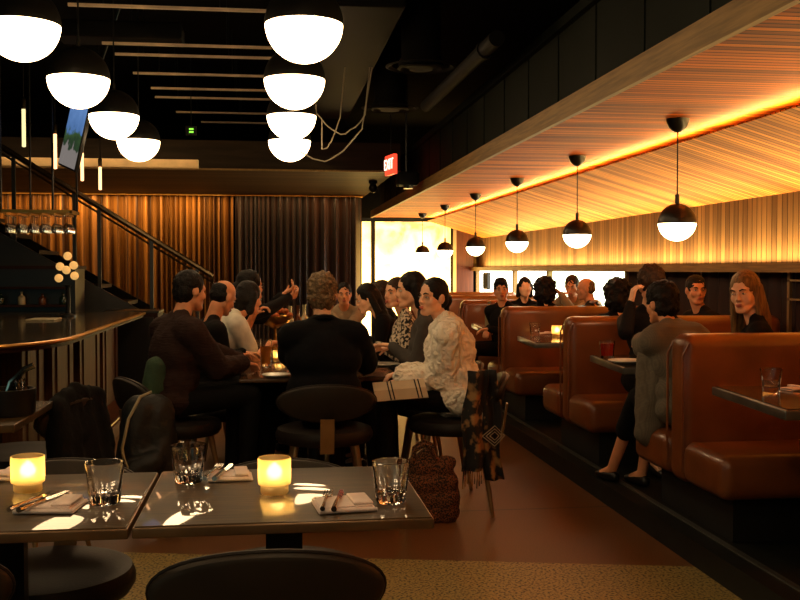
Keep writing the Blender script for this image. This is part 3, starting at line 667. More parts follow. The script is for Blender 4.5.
# ------------------------------------------------------------------ foreground two-tops
def top_mat():
    m, nt, b = base_mat('bronzed_table_top'); L = nt.links.new
    tc = N(nt, 'ShaderNodeTexCoord'); mp = N(nt, 'ShaderNodeMapping'); mp.inputs['Scale'].default_value = (1.5, 38, 10); L(tc.outputs['Object'], mp.inputs['Vector'])
    n = N(nt, 'ShaderNodeTexNoise', Scale=3.0, Detail=8.0, Roughness=.65); L(mp.outputs['Vector'], n.inputs['Vector'])
    r = N(nt, 'ShaderNodeValToRGB'); L(n.outputs['Fac'], r.inputs['Fac']); e = r.color_ramp.elements
    e[0].position = .3; e[1].position = .75; e[0].color = lin((34,23,8)); e[1].color = lin((86,63,26)); L(r.outputs['Color'], b.inputs['Base Color'])
    b.inputs['Metallic'].default_value = 0; b.inputs['Roughness'].default_value = .5; b.inputs['Specular IOR Level'].default_value = .25; b.inputs['Coat Weight'].default_value = .55; b.inputs['Coat Roughness'].default_value = .025
    return m
TOPM = top_mat(); T0 = .75
EDGEM = mat('table_edge_bronze', (120,96,70), .35, .6, var=.2)
def two_top(label, c):
    t = thing('dining_table', label, 'table', (c[0],c[1],0), 0, 'bronzed two-seat tables')
    MB().rbox((-.328,-.30,T0-.026), (.328,.30,T0-.003), .003).build('edging', EDGEM, t, True)
    MB().rbox((-.324,-.296,T0-.004), (.324,.296,T0), .002).build('table_top', TOPM, t, True)
    MB().box((-.045,-.008,.02), (.045,.036,T0-.026)).build('pedestal', BLK, t); MB().rbox((-.14,-.12,0), (.14,.15,.02), .008).build('foot_plate', BLK, t, True)
    return t
cB = (atz(135,522,T0)+atz(437,522,T0))/2; yB = cB.y+.30
tB = two_top('bronzed two-seat table in the foreground with one lit candle and two tumblers', (cB.x, yB))
dup(tB, (cB.x-.664, yB-.004, 0), 0, 'bronzed two-seat table cut off by the left edge of the photo', 'bronzed two-seat tables')
FG = 'round-backed dining chairs'
for px, d, rz, lb in ((268,2.17,0,'dark round-backed chair at the near side of the foreground table with two tumblers'), (284,2.70,180,'dark chair tucked behind the foreground table with two tumblers'),
                      (-72,2.17,0,'dark round-backed chair cut off by the lower left corner'), (46,2.70,180,'dark chair tucked behind the foreground table at the left edge')):
    p = at(px, 560, d); o = dup(chJ, (p.x,p.y,0), R(rz), lb, FG); o.scale = (.94,.94,1.03 if d < 2.5 else 1)
# ---- tumblers
def tumbler(name, label, p, h=.098, r=.046, group='faceted tumblers'):
    o = []; n = 48
    def ring(rad, z, fac): return [V((rad*(1-fac*.5*(1-cos(8*2*pi*j/n)))*cos(2*pi*j/n), rad*(1-fac*.5*(1-cos(8*2*pi*j/n)))*sin(2*pi*j/n), z)) for j in range(n)]
    pr = [(.001,0,0),(r*.72,0,.03),(r*.78,.004,.07),(r*.86,h*.4,.09),(r*.94,h*.72,.05),(r,h*.97,0),(r*.985,h,0),(r*.95,h*.99,0),(r*.88,h*.70,0),(r*.74,h*.30,0),(r*.66,h*.22,0),(.001,h*.20,0)]
    vs = [q for a in pr for q in ring(*a)]; fs = [(i*n+j, i*n+(j+1) % n, (i+1)*n+(j+1) % n, (i+1)*n+j) for i in range(len(pr)-1) for j in range(n)]
    return tag(MB().add(vs, fs).build(name, GLASS, None, True, loc=p), label, 'glass', group)
def on(px, py, z): p = atz(px, py, z); return V((p.x, p.y, z+.0006))
g0 = tumbler('tumbler', 'empty faceted tumbler on the left foreground table beside the folded napkin', on(105,503,T0))
def tum(p, lb, s=1): o = g0.copy(); COL.objects.link(o); o.location = p; o.scale = (s,)*3; o['label'] = lb; return o
tum(on(188.5,482,T0), 'empty faceted tumbler on the foreground table left of its candle'); tum(on(391,502,T0), 'empty faceted tumbler at the right end of the foreground table')
# ---- candles
def glow_mat():
    m, nt, b = base_mat('frosted_glass_lit'); L = nt.links.new
    b.inputs['Base Color'].default_value = (1,.90,.66,1); b.inputs['Roughness'].default_value = .5; b.inputs['Transmission Weight'].default_value = 1; b.inputs['IOR'].default_value = 1.12
    tr = N(nt, 'ShaderNodeBsdfTranslucent'); tr.inputs['Color'].default_value = (1,.78,.36,1); mx = N(nt, 'ShaderNodeMixShader'); mx.inputs[0].default_value = .5
    L(b.outputs[0], mx.inputs[1]); L(tr.outputs[0], mx.inputs[2]); L(mx.outputs[0], nt.nodes['Material Output'].inputs['Surface'])
    return m
FROST = glow_mat(); FLAME = emit('flame', (1,.68,.30), 78.0); WAX = mat('wax', (240,225,190), .5, var=0)
def candle(label, p, k=1.0):
    t = thing('candle_holder', label, 'candle', p, 0, 'lit candles in frosted holders'); r = .041*k; h = .088*k
    MB().lathe([(.001,.0),(r*.80,0),(r*.84,.003),(r*.84,h*.22),(r*.98,h*.26),(r,h*.32),(r,h*.97),(r*.97,h),(r*.92,h*.99),(r*.92,h*.30),(r*.6,h*.26),(.001,h*.26)], 40, cap=False).build('frosted_shade', FROST, t, True)
    MB().lathe([(.001,h*.262),(r*.5,h*.265),(r*.5,h*.40),(.001,h*.41)], 20, cap=False).build('wax', WAX, t, True)
    MB().lathe([(.0015,h*.42),(.015*k,h*.47),(.0195*k,h*.58),(.014*k,h*.73),(.0008,h*.86)], 14).build('flame', FLAME, t, True)
    return t
cd = candle('lit frosted candle holder on the table at the left edge of the photo', on(28,491,T0))
dup(cd, on(274.5,493,T0), 0, 'lit frosted candle holder at the middle of the foreground table with two tumblers')
dup(cd, on(557,337,BTZ), 0, 'small lit frosted candle holder on the booth table beside the third bench')
# ---- napkins with cutlery
NAP = mat('napkin_white', (222,206,198), .9, var=.06, vs=30, bump=.3, bs=260)
def napkin(label, p, rz, w=.145, d=.12, layers=4):
    t = thing('napkin', label, 'napkin', p, rz, 'folded white napkins'); b = MB(); rnd = random.Random(int(p[0]*1e4))
    for i in range(layers):
        o = rnd.uniform(-.004,.004); b.rbox((-w/2+i*.002+o,-d/2+i*.003,i*.0034), (w/2-i*.003+o,d/2-i*.002,i*.0034+.0040), .002, seg=2)
    b.tube([(-w/2+.002,-d/2+.003,.005), (0,-d/2-.001,.0065), (w/2-.002,-d/2+.003,.005)], .0046, 8)
    b.rbox((.014,-.05,layers*.0034), (w/2-.008,.05,layers*.0034+.007), .003, seg=2)
    b.build('cloth', NAP, t, True, sharp=60); return t, layers*.0034+.0012
def fork(label, p, rz):
    b = MB(); b.tube([(0,-.09,.0035),(0,-.04,.006),(0,.02,.006),(0,.04,.004)], [.006,.0042,.003,.004], 8)
    b.rbox((-.011,.038,.002), (.011,.062,.0045), .0011, seg=1)
    for q in (-.0093,-.0031,.0031,.0093): b.tube([(q,.06,.0033),(q,.095,.005)], [.0018,.001], 6)
    o = b.build('fork', STEEL, None, True); o.location = p; o.rotation_euler = (0,0,rz); return tag(o, label, 'fork', 'table forks')
def knife(label, p, rz):
    b = MB(); b.tube([(0,-.10,.004),(0,-.04,.0055),(0,0,.005)], [.0068,.0058,.0045], 8)
    b.add([(-.004,0,.003),(.0075,.0,.003),(.009,.06,.003),(.003,.10,.003),(-.004,.09,.003),(-.004,0,.0062),(.0075,.0,.0045),(.009,.06,.0045),(.003,.10,.004),(-.004,.09,.0062)],
          [(4,3,2,1,0),(5,6,7,8,9),(0,1,6,5),(1,2,7,6),(2,3,8,7),(3,4,9,8),(4,0,5,9)])
    o = b.build('knife', STEEL, None, True); o.location = p; o.rotation_euler = (0,0,rz); return tag(o, label, 'knife', 'table knives')
for (px, py, rz, w, lb) in ((51,508,-6,'', 'on the left foreground table beside its candle'), (229,478,4,'', 'at the far edge of the foreground table'), (344,507,6,'', 'on the foreground table between candle and right tumbler'), (-2,478,0,'', 'cut off by the left edge of the photo')):
    c = on(px, py, T0); n_, hz = napkin('folded white napkin ' + lb, c, R(rz), .135 if py > 490 else .115, .125 if py > 490 else .10)
    c2 = c+V((-.042,.0,hz)); c3 = c+V((-.014,.0,hz))
    if px < 0: continue
    fork('steel fork on the napkin ' + lb, c2, R(rz-14)); knife('steel knife on the napkin ' + lb, c3, R(rz-15))
# ------------------------------------------------------------------ bar on the left
STONE = spots('bar_stone', (12,11,10), (96,80,56), 30, .52, .10)
PANEL = mat('bar_front_wood', (72,42,16), .6, spec=.1, var=.3, vs=5, stretch=(9,9,.5)); DKW = mat('bar_dark_wood', (36,18,11), .6, spec=.12, var=.3, vs=4)
t = thing('bar_counter', 'long black stone bar counter with rounded corner and wood panelled front', 'bar', (0,0,0))
pts = [(-1.19,9.8),(-1.19,6.6)]
for k in range(9): a = k/8*pi/2*.86; pts.append((-1.19-.42*(1-cos(a)), 6.35-.80*sin(a)))
pts += [(-2.3,5.42),(-4.2,5.30),(-4.2,9.8)]
BZ = .90
MB().prism(pts[::-1], BZ-.028, BZ).build('counter_top', STONE, t)
MB().prism([(x-.004 if x > -4 else x, y+.004) for x, y in pts][::-1], BZ-.05, BZ-.028).build('counter_edge', DKW, t)
MB().tube([(x+.008,y-.004,BZ-.014) for x, y in pts[:11]], .012, 8).build('edge_strip', BRASS, t, True)
MB().prism([(-1.62,9.8),(-1.62,6.2),(-2.1,5.85),(-4.1,5.75),(-4.1,9.8)], 0, BZ-.05).build('carcass', DKW, t)
for y0, y1, xx in ((6.35,6.95,-1.50),(7.02,7.75,-1.46),(7.85,8.75,-1.43),(8.85,9.7,-1.42)):
    MB().box((-1.62,y0,.10), (xx,y1,BZ-.05)).box((xx,y0+.10,.10), (xx+.012,y0+.13,BZ-.06)).box((xx,y1-.2,.10), (xx+.012,y1-.17,BZ-.06)).build('front_panel', PANEL, t)
MB().prism([(-2.05,5.80),(-1.72,6.02),(-1.69,5.98),(-2.03,5.74)], .1, BZ-.05).build('front_panel', PANEL, t)
MB().prism([(-1.62,9.8),(-1.18,9.8),(-1.18,6.1),(-1.9,5.5),(-2.2,5.85)], 0, .10).build('foot_step', mat('bar_step_red_wood', (92,48,24), .5, var=.25, vs=4), t)
MB().tube([(-1.20,9.7,.115),(-1.20,6.12,.115),(-1.88,5.54,.115)], .012, 8).build('foot_rail', BRONZE, t, True)
t = thing('back_bar_cabinet', 'black back bar cabinet with dark shelves under the staircase', 'cabinet', (-3.3,9.95,0))
MB().box((-1.2,0,0), (1.45,.5,1.31)).build('body', BLK, t); MB().box((-1.2,-.02,1.31), (1.47,.5,1.34)).build('top', DKW, t)
for z in (.95, 1.12): MB().box((-1.15,-.14,z), (1.40,0,z+.02)).build('shelf', DKW, t)
BOT = [mat('bottle_glass_amber', (80,40,14), .1, var=0, coat=.5), mat('bottle_glass_green', (14,34,20), .1, var=0, coat=.5), mat('bottle_glass_pale', (150,140,110), .1, var=0, coat=.5)]
bot = MB().lathe([(.001,0),(.034,0),(.036,.01),(.036,.13),(.03,.155),(.012,.18),(.012,.225),(.014,.228),(.014,.24),(.001,.242)], 16, cap=False)
for k in range(11):
    o = bot.build('bottle', BOT[k % 3], None, True); o.location = (-3.85+k*.19, 9.88, .9705); o.scale = (1,1,.43+.04*(k % 3)); tag(o, 'dark bottle on the shelf of the back bar at the left edge', 'bottle', 'bottles on the back bar')
t = thing('service_cabinet', 'dark low cabinet closing the far end of the bar beside the staircase foot', 'cabinet', (-1.4,10.0,0))
MB().rbox((-.2,0,0), (.32,.5,.88), .01).build('body', DKW, t); MB().box((-.21,-.01,.88), (.33,.5,.90)).build('top', BLK, t); MB().box((-.17,-.012,.12), (.28,0,.84)).build('door', BLK, t)
# pale folded menu on the counter, ball lamp on its stand
o = MB().rbox((-.11,-.15,0), (.11,.15,.012), .004).build('menu_stack', mat('menu_paper', (170,160,130), .7, var=.05), None, True); p = atz(44,320,BZ); o.location = (p.x,p.y,BZ+.0005); tag(o, 'pale flat menu lying on the black bar counter', 'menu')
p = at(68, 290, 8.6); t = thing('ball_lamp', 'cluster of small gold ball lights on a dark stand at the bar', 'lamp', (p.x,p.y,BZ))
MB().lathe([(.07,0),(.07,.012),(.02,.03),(.018,.25),(.03,.27)], 16).build('stand', BLK, t, True)
GOLD = emit('gold_ball_glow', (1,.55,.16), .32, (200,150,80))
for x, y, z in ((0,0,.52),(-.06,-.02,.43),(.055,-.03,.44),(.0,-.06,.40),(-.075,.0,.33),(.05,.03,.35)): MB().ell((x,y,z), (.036,.036,.036)).build('ball', GOLD, t, True)
# ------------------------------------------------------------------ staircase
YS = 10.7
def hs(px, py): p = at(px, py, 11.0); return p
h0 = hs(-60,106); h1 = hs(215,276); yS = h0.y
t = thing('staircase', 'dark staircase with glass railing descending to the right behind the bar', 'staircase', (0,0,0))
sx = (h1.z-h0.z)/(h1.x-h0.x)
def zl(x, o): return h1.z+sx*(x-h1.x)+o
YA = 10.75
x0, x1 = -4.4, -.95
MB().tube([(x0,YA,zl(x0,0)),(h1.x,YA,zl(h1.x,0))], .03, 8).tube([(x0,YA+.02,zl(x0,-.07)),(h1.x,YA+.02,zl(h1.x,-.07))], .012, 6).build('handrail', BRONZE, t, True)
for q in (YA-.03, YA+1.0):
    MB().prism([(x0,zl(x0,-.98)),(x1,zl(x1,-.80)),(x1,zl(x1,-1.20)),(x0,zl(x0,-1.30))], 0, .05, mx=M(((1,0,0,0),(0,0,1,q),(0,1,0,0),(0,0,0,1)))).build('stringer', CONC if q > YA else mat('stringer_dark', (30,28,24), .4, var=.2), t)
struct(MB().prism([(-2.0,0),(-.85,0),(-.95,zl(-.95,-1.22)),(-2.0,zl(-2.0,-1.27))], 0, .08, mx=M(((1,0,0,0),(0,0,1,YA+.05),(0,1,0,0),(0,0,0,1)))).build('wall_understair', mat('understair_red_brown', (70,30,18), .6, var=.3, vs=3)))
b = MB(); x = x0
while x < x1-.2: b.box((x,YA+.02,zl(x,-1.02)-.04), (x+.30,YA+1.0,zl(x,-1.02))); x += .29
b.build('treads', DKW, t)
GL2 = mat('railing_glass', (250,245,235), .02, trans=1, ior=1.05, var=0)
for a, c in ((-3.2,-2.02),(-1.98,-1.25)):
    MB().add([(a,YA-.005,zl(a,-.92)),(c,YA-.005,zl(c,-.86)),(c,YA-.005,zl(c,-.10)),(a,YA-.005,zl(a,-.10)),(a,YA+.005,zl(a,-.92)),(c,YA+.005,zl(c,-.86)),(c,YA+.005,zl(c,-.10)),(a,YA+.005,zl(a,-.10))],
        [(0,1,2,3),(7,6,5,4),(0,4,5,1),(1,5,6,2),(2,6,7,3),(3,7,4,0)]).build('glass_panel', GL2, t)
for x in (-3.2,-2.6,-2.0,-1.75,-1.22,-.75): MB().box((x-.018,YA-.02,max(0, zl(x,-1.0))), (x+.018,YA+.02,zl(x,-.02))).build('post', BLK, t)
# ------------------------------------------------------------------ hanging glass rack and light tubes
q = at(40, 216, 9.6); t = thing('glass_rack', 'hanging wine glass rack with a lit gold rim at upper left', 'rack', (q.x,q.y,q.z))
MB().box((-.33,-.2,.02), (.33,-.18,.05)).box((-.33,.18,.02), (.33,.2,.05)).box((-.33,-.2,.02), (-.31,.2,.05)).box((.31,-.2,.02), (.33,.2,.05)).build('frame', BRASS, t)
for x, y in ((-.31,-.19),(-.13,.19),(.16,-.19),(.31,.19)): MB().tube([(x,y,.05),(x,y,ZC-q.z)], .012, 6).build('hanger', BLK, t)
for k in range(6): MB().box((-.27+k*.108-.006,-.19,.0), (-.27+k*.108+.006,.19,.02)).build('rail', BRASS, t)
wg = MB().lathe([(.028,0),(.028,-.003),(.004,-.008),(.004,-.075),(.016,-.085),(.030,-.11),(.032,-.14),(.027,-.165),(.025,-.165),(.030,-.14),(.028,-.112),(.012,-.088),(.001,-.082)], 14, cap=False)
w0 = None
for k in range(6):
    for j in range(4):
        loc = (q.x-.27+k*.108, q.y-.14+j*.09, q.z-.001)
        if w0 is None: w0 = wg.build('hanging_wine_glass', GLASS, None, True)
        else: w0 = w0.copy(); COL.objects.link(w0)
        w0.location = loc; tag(w0, 'small wine glass hanging upside down from the lit rack', 'glass', 'glasses hanging from the rack')
TUBE = emit('amber_tube', (1,.46,.19), 1.7, (220,180,140)); TUBEG = emit('pale_amber_tube', (1,.85,.40), .6, (200,200,150))
for px, y0, y1, d, m_, lb in ((23.5,108,147,8.6,TUBEG,'pale slim tube pendant hanging below the first big globe at far left'), (55,133,169,9.6,TUBE,'amber slim tube pendant left of the tilted screen'), (82,152,181,10.2,TUBE,'amber slim tube pendant right of the tilted screen'), (100,166,190,10.5,TUBE,'lowest amber slim tube pendant, right of the others')):
    a = at(px, y0, d); c = at(px, y1, d); t = thing('tube_pendant', lb, 'pendant lamp', (a.x,a.y,c.z), 0, 'slim tube pendants'); L_ = a.z-c.z
    MB().lathe([(.004,0),(.016,.004),(.016,L_),(.004,L_+.002)], 16).build('glow_tube', m_, t, True); MB().lathe([(.019,L_-.01),(.021,L_+.07),(.008,L_+.09)], 16).build('socket', BRONZE, t, True)
    MB().tube([(0,0,L_+.08),(0,0,ZC-c.z)], .004, 6).build('cord', BLK, t)
def screen_mat():
    m, nt, b = base_mat('screen_picture'); L = nt.links.new
    tc = N(nt, 'ShaderNodeTexCoord'); sp = N(nt, 'ShaderNodeSeparateXYZ'); L(tc.outputs['Object'], sp.inputs[0])
    n = N(nt, 'ShaderNodeTexNoise', Scale=9.0, Detail=5.0); L(tc.outputs['Object'], n.inputs['Vector'])
    a = N(nt, 'ShaderNodeMath', operation='MULTIPLY_ADD'); L(n.outputs['Fac'], a.inputs[0]); a.inputs[1].default_value = -.35; L(sp.outputs['Z'], a.inputs[2])
    r = N(nt, 'ShaderNodeValToRGB'); L(a.outputs[0], r.inputs['Fac']); e = r.color_ramp.elements; r.color_ramp.interpolation = 'LINEAR'
    e[0].position = .0; e[0].color = (.16,.14,.13,1); e[1].position = .62; e[1].color = (.13,.25,.52,1)
    for pz, c in ((.03,(.015,.03,.015,1)), (.13,(.03,.06,.02,1)), (.17,(.06,.13,.30,1))): k = e.new(pz); k.color = c
    L(r.outputs['Color'], b.inputs['Emission Color']); b.inputs['Emission Strength'].default_value = .6; b.inputs['Base Color'].default_value = (.01,.01,.01,1); b.inputs['Roughness'].default_value = .15
    return m
q = at(66, 166, 9.3); t = thing('hanging_screen', 'tilted television screen showing blue sky and dark trees, hung from the ceiling', 'television', (q.x,q.y,q.z))
t.rotation_euler = (R(-8), R(14), R(-58))
MB().rbox((-.20,0,-.02), (.22,.04,.58), .008).build('body', BLK, t, True); MB().box((-.185,-.004,0), (.205,0,.565)).build('screen', screen_mat(), t)
o = MB().tube([(0,.03,.5),(.10,.05,.78),(.26,.06,1.55)], .012, 6).build('bracket', BLK, t, True)
# ------------------------------------------------------------------ ceiling clutter
BARM = mat('ceiling_rail_pale', (230,205,175), .5, 0, var=.1)
for i, (x0_, y0_, x1_, y1_) in enumerate(((68,4.5,268,9.5),(102,43,270,47),(115,54,275,61),(133,73,268,74.5),(151,88,268,88.5),(155,97,268,99),(176,112,268,113),(201,122,268,122.5))):
    z = 3.22; p = atz(x0_, y0_, z); p2 = at(x1_, y1_, 8); Yc = p.y; xr = (268-269)/1000*Yc*1.02
    t = thing('ceiling_rail', 'pale metal rail hung under the dark ceiling, %s of eight from the near end' % ('first','second','third','fourth','fifth','sixth','seventh','last')[i], 'rail', (0,Yc,z), 0, 'ceiling rails')
    MB().box((p.x,-.012,-.011), (.03,.012,.011)).build('bar', BARM, t)
    for xx in (p.x+.25, -.35): MB().tube([(xx,0,.01),(xx,0,ZC-z)], .005, 6).build('hanger', BLK, t)
DUCT = mat('duct_dark_galvanised', (13,12,11), .7, 0, var=.2, vs=3, spec=.15)
def duct(name, lb, a, b_, r=.02): return tag(MB().rbox(a, b_, r).build(name, DUCT, None, True), lb, 'duct')
duct('air_duct', 'dark rectangular air duct running across above the left row of globes', (-1.75,8.62,3.24), (-.72,8.98,3.38))
duct('air_duct', 'big dark box duct along the ceiling near the soffit', (.36,6.4,2.98), (.88,11.2,3.45))
for px, py, d, lb in ((421,64,7.6,'nearest'), (390,106,9.4,'farther')):
    p = at(px, py, d); t = thing('round_diffuser', 'round dark ceiling air diffuser, %s of two beside the box duct' % lb, 'vent', p, 0, 'round ceiling diffusers')
    MB().lathe([(.27,-.02),(.25,-.03),(.22,-.015)], 36, cap=False).lathe([(.18,-.035),(.16,-.04),(.13,-.02)], 36, cap=False).lathe([(.09,-.045),(.02,-.05),(.001,-.05)], 36, cap=False).build('rings', DUCT, t, True)
    MB().lathe([(.17,-.02),(.17,.02),(.15,.05),(.15,ZC-p.z)], 32).build('neck', DUCT, t, True)
pa = at(497, 38, 6.0); pb = at(426, 106, 8.6); tag(MB().tube([pa, pb], .05, 14).tube([pa+V((0,.3,0)), pa+V((0,.36,0))], .062, 14).build('hanging_conduit', DUCT, None, True), 'dark round pipe running along the ceiling beside the riser panels', 'pipe')
rnd = random.Random(3)
WIRE = mat('pale_wire', (150,140,120), .5, .3, var=0)
for k, (a, c) in enumerate((((316,112),(365,116)),((300,152),(362,128)),((322,150),(340,118)))):
    p0 = at(*a, 8.3); p1 = at(*c, 8.3); pts = [p0.lerp(p1, i/10)+V((0,0,-.16*sin(pi*i/10)*(1 if k < 2 else .4)+rnd.uniform(-.01,.01))) for i in range(11)]
    pts = [p0+V((0,0,.25))]+pts+[p1+V((.05,0,.5))] if k != 1 else pts+[p1+V((.1,0,.6))]
    tag(MB().tube(pts, .006, 6).build('hanging_cable', WIRE, None, True), 'thin loose ceiling cable looping beside the right-hand globe row, %s' % ('upper loop','lower loop','hanging middle strand')[k], 'cable')
q = at(391, 165, 11.2); t = thing('exit_sign', 'red glowing EXIT sign hung edge-on beside the dark soffit', 'sign', q)
t.rotation_euler = (0, 0, R(-80))
MB().rbox((-.16,-.025,-.11), (.16,.025,.11), .008).build('housing', emit('exit_red_glow', (1,.05,.02), 1.0, (120,10,10)), t, True)
cu = bpy.data.curves.new('lettering', 'FONT'); cu.body = 'EXIT'; cu.size = .17; cu.align_x = 'CENTER'; cu.align_y = 'CENTER'; cu.extrude = .002
fo = bpy.data.objects.new('tmp_text', cu); COL.objects.link(fo); me = bpy.data.meshes.new_from_object(fo.evaluated_get(bpy.context.evaluated_depsgraph_get())); bpy.data.objects.remove(fo)
o = mesh_obj('lettering', me, emit('exit_letter_glow', (1,.55,.40), 2.0, (200,120,100)), t); o.rotation_euler = (pi/2,0,0); o.location = (0,-.029,0)
MB().tube([(0,0,.11),(0,0,ZC-q.z)], .008, 6).build('stem', BLK, t)
q = at(373, 206, 13.5); t = thing('mounted_dome_camera', 'small dark dome camera under the low ceiling beside the light wall', 'camera', (q.x,q.y,2.5))
MB().lathe([(.06,0),(.06,-.03),(.03,-.05)], 20).lathe([(.045,-.05),(.06,-.09),(.05,-.13),(.02,-.155),(.001,-.16)], 20, cap=False).build('dome', BLK, t, True)
q = at(404, 180, 10.4); t = thing('ceiling_projector', 'small dark box fixture with a lens at the soffit edge past the exit sign', 'fixture', (1.42,q.y,q.z))
MB().rbox((-.10,-.14,-.06), (.12,.14,.08), .03).build('body', DUCT, t, True); MB().lathe([(.05,-.09),(.055,-.06),(.02,-.05)], 20, (0.02,0,0)).build('lens', BLK, t, True); MB().tube([(0,0,.08),(0,0,ZC-q.z)], .012, 6).build('stem', BLK, t)
q = at(191, 130.5, 11.0); t = thing('green_indicator', 'tiny green lit indicator high on the dark wall behind the ceiling rails', 'light', q)
MB().box((-.06,0,-.05), (.06,.03,.05)).build('housing', BLK, t); MB().box((-.02,-.004,.008), (.026,0,.024)).box((-.02,-.004,-.024), (.026,0,-.008)).build('light_bars', emit('green_glow', (.25,1,.05), 1.0), t); MB().tube([(0,.015,.05),(0,.015,ZC-q.z)], .006, 6).build('stem', BLK, t)
# ------------------------------------------------------------------ side table at left with its jar, coat on a chair
t = thing('side_table', 'small dark metal-edged table at the left edge beside the bar', 'table', (-1.22,4.02,0))
MB().rbox((-.32,-.33,.72), (.32,.33,.75), .004).build('table_top', TOPM, t, True); MB().tube([(0,0,.02),(0,0,.72)], .04, 14).lathe([(.22,0),(.22,.015),(.05,.03)], 24).build('pedestal', BLK, t, True)
q = on(10, 415, .75); t = thing('condiment_caddy', 'black caddy of glass bottles on the small left table', 'caddy', (q.x,q.y,.751))
MB().lathe([(.085,0),(.092,.01),(.095,.10),(.088,.10),(.085,.015),(.001,.012)], 28, cap=False).build('basket', BLK, t, True)
MB().tube([(-.03,.02,.02),(.0,.02,.12),(.05,.02,.17),(.085,.02,.185)], .012, 8).build('handle', STEEL, t, True)
for x, y in ((-.04,-.03),(.035,-.035),(.04,.035)): MB().lathe([(.022,.013),(.024,.02),(.024,.09),(.010,.115),(.010,.135),(.001,.136)], 14, (x,y,0), cap=False).build('bottle', GLASS, t, True)
COAT = mat('coat_black_wool', (11,11,11), .95, var=.2, bump=.4, bs=40, spec=.2)
p = at(22, 430, 4.45); dup(chJ, (p.x,p.y,0), R(70), 'dining chair under a black coat beside the small left table', FG)
b = MB()
for k in range(9):
    a = -1.2+2.4*k/8; b.cap((.19*sin(a),-.285+.03*cos(a),.775-.012*abs(k-4)), .035, (.23*sin(a),-.31-.02*(k % 2),.30+.02*(k % 3)), .05)
    b.cap((.19*sin(a),-.26,.77-.012*abs(k-4)), .035, (.20*sin(a),-.20,.64), .025)
o = mesh_obj('coat', remesh(b, .014, 4, .5, (.03,.09)), COAT); o.location = (p.x,p.y,0); o.rotation_euler = (0,0,R(70)); tag(o, 'black coat draped over the back of a chair beside the small left table', 'coat')
# backpack and shawl hung on the chair of the guest in the brown sweater
BAG = mat('backpack_black', (18,19,18), .6, var=.2, bump=.3, bs=50); GRN = mat('shawl_green', (44,66,46), .85, var=.3, bump=.4, bs=80)
q = at(146, 425, 4.95); t = thing('backpack', 'black backpack hanging behind the guest in the dark brown sweater', 'bag', (q.x,q.y,.24))
b = MB(); b.cap((-.06,0,.06), .10, (-.03,0,.36), .085); b.cap((.07,.03,.06), .10, (.05,.03,.36), .085); b.cap((-.05,-.1,.08), .06, (.04,-.08,.12), .06)
mesh_obj('body', remesh(b, .012, 4, .5, (.02,.07)), BAG, t)
MB().tube([(-.08,-.1,.05),(-.1,-.11,.2),(-.07,-.1,.34),(-.02,-.05,.44),(.03,-.02,.46)], .008, 6).tube([(.02,-.13,.06),(-.06,-.15,.09),(-.1,-.12,.18)], .005, 6).build('strap', mat('strap_pale', (150,140,110), .6, var=.1), t, True)
b = MB(); b.cap((.0,0,.38), .05, (.03,.02,.52), .06); b.cap((.03,.02,.52), .055, (.07,.03,.40), .05); b.cap((.07,.03,.4), .05, (.08,.03,.22), .04)
o = mesh_obj('shawl', remesh(b, .01, 4, .5, (.012,.04)), GRN); q = at(156, 400, 5.22); o.location = (q.x-.03,q.y,.27); tag(o, 'dark green folded cloth over the chair back behind the dark brown sweater', 'cloth')
# tote bag on the floor
q = atz(434, 524, 0); t = thing('tote_bag', 'brown speckled woven tote bag standing on the floor beside the dining group', 'bag', (q.x,q.y+.07,0), R(-8))
TOTE = spots('woven_tote', (30,18,10), (112,66,33), 130, .5, .9, bump=.6)
b = MB(); 
for z, w, d in ((.05,.11,.085),(.12,.118,.09),(.2,.112,.085),(.28,.095,.07)): b.cap((-w*.6,0,z), d*.9, (w*.6,0,z), d*.9)
b.cap((-.09,0,.3), .04, (-.02,-.01,.35), .03); b.cap((.09,0,.3), .035, (.04,.0,.3), .03)
mesh_obj('body', remesh(b, .01, 4, .5, (.025,.06)), TOTE, t)
for y in (-.04, .05): MB().tube([(-.10,y,.30),(-.09,y,.37),(-.04,y*1.2,.405),(.0,y,.385),(.03,y,.31)], .013, 8).build('handle', TOTE, t, True)
# patterned scarf hanging from the white blouse guest's chair
SC = spots('scarf_pattern', (24,20,18), (150,112,66), 9, .55, .9); SCL = mat('scarf_line_pale', (150,140,120), .9, var=.1)
q = at(482, 385, 5.18); t = thing('scarf', 'dark tan-patched scarf hanging from the chair of the white blouse guest', 'scarf', (q.x,q.y,0))
def sheet(x0, x1, z0, z1, y, ph, m, name, n=14, tilt=0.0):
    b = MB()
    for i in range(n+1):
        for j in range(n+1):
            u = i/n; v = j/n; b.v.append(V((x0+(x1-x0)*u+.012*sin(v*9+ph)+tilt*(1-v), y+.022*sin(u*7+ph+v*2)+.01*sin(v*11), z0+(z1-z0)*v)))
    b.f = [(i*(n+1)+j, (i+1)*(n+1)+j, (i+1)*(n+1)+j+1, i*(n+1)+j+1) for i in range(n) for j in range(n)]; b.mi = [0]*len(b.f)
    o = b.build(name, m, t, True, sharp=180); md = o.modifiers.new('s', 'SOLIDIFY'); md.thickness = .008; return o
sheet(-.085, .02, .26, .78, -.02, 0, SC, 'left_fall', tilt=-.02); sheet(-.01, .085, .20, .78, .03, 2, SC, 'right_fall', tilt=.03)
b = MB()
for k in (0, 1, 2):
    s_ = .018+.013*k; b.tube([(.066-s_*1.5,-.012,.44),(.066,-.012,.44+s_*1.2),(.066+s_*1.2,-.012,.44),(.066,-.012,.44-s_*1.2),(.066-s_*1.5,-.012,.44)], .003, 5)
b.build('printed_diamonds', SCL, t)
b = MB()
for k in range(9): b.tube([(-.10+k*.012,-.02,.27),(-.105+k*.0125,-.02,.17+.012*(k % 3))], .003, 5)
b.build('fringe', SC, t)
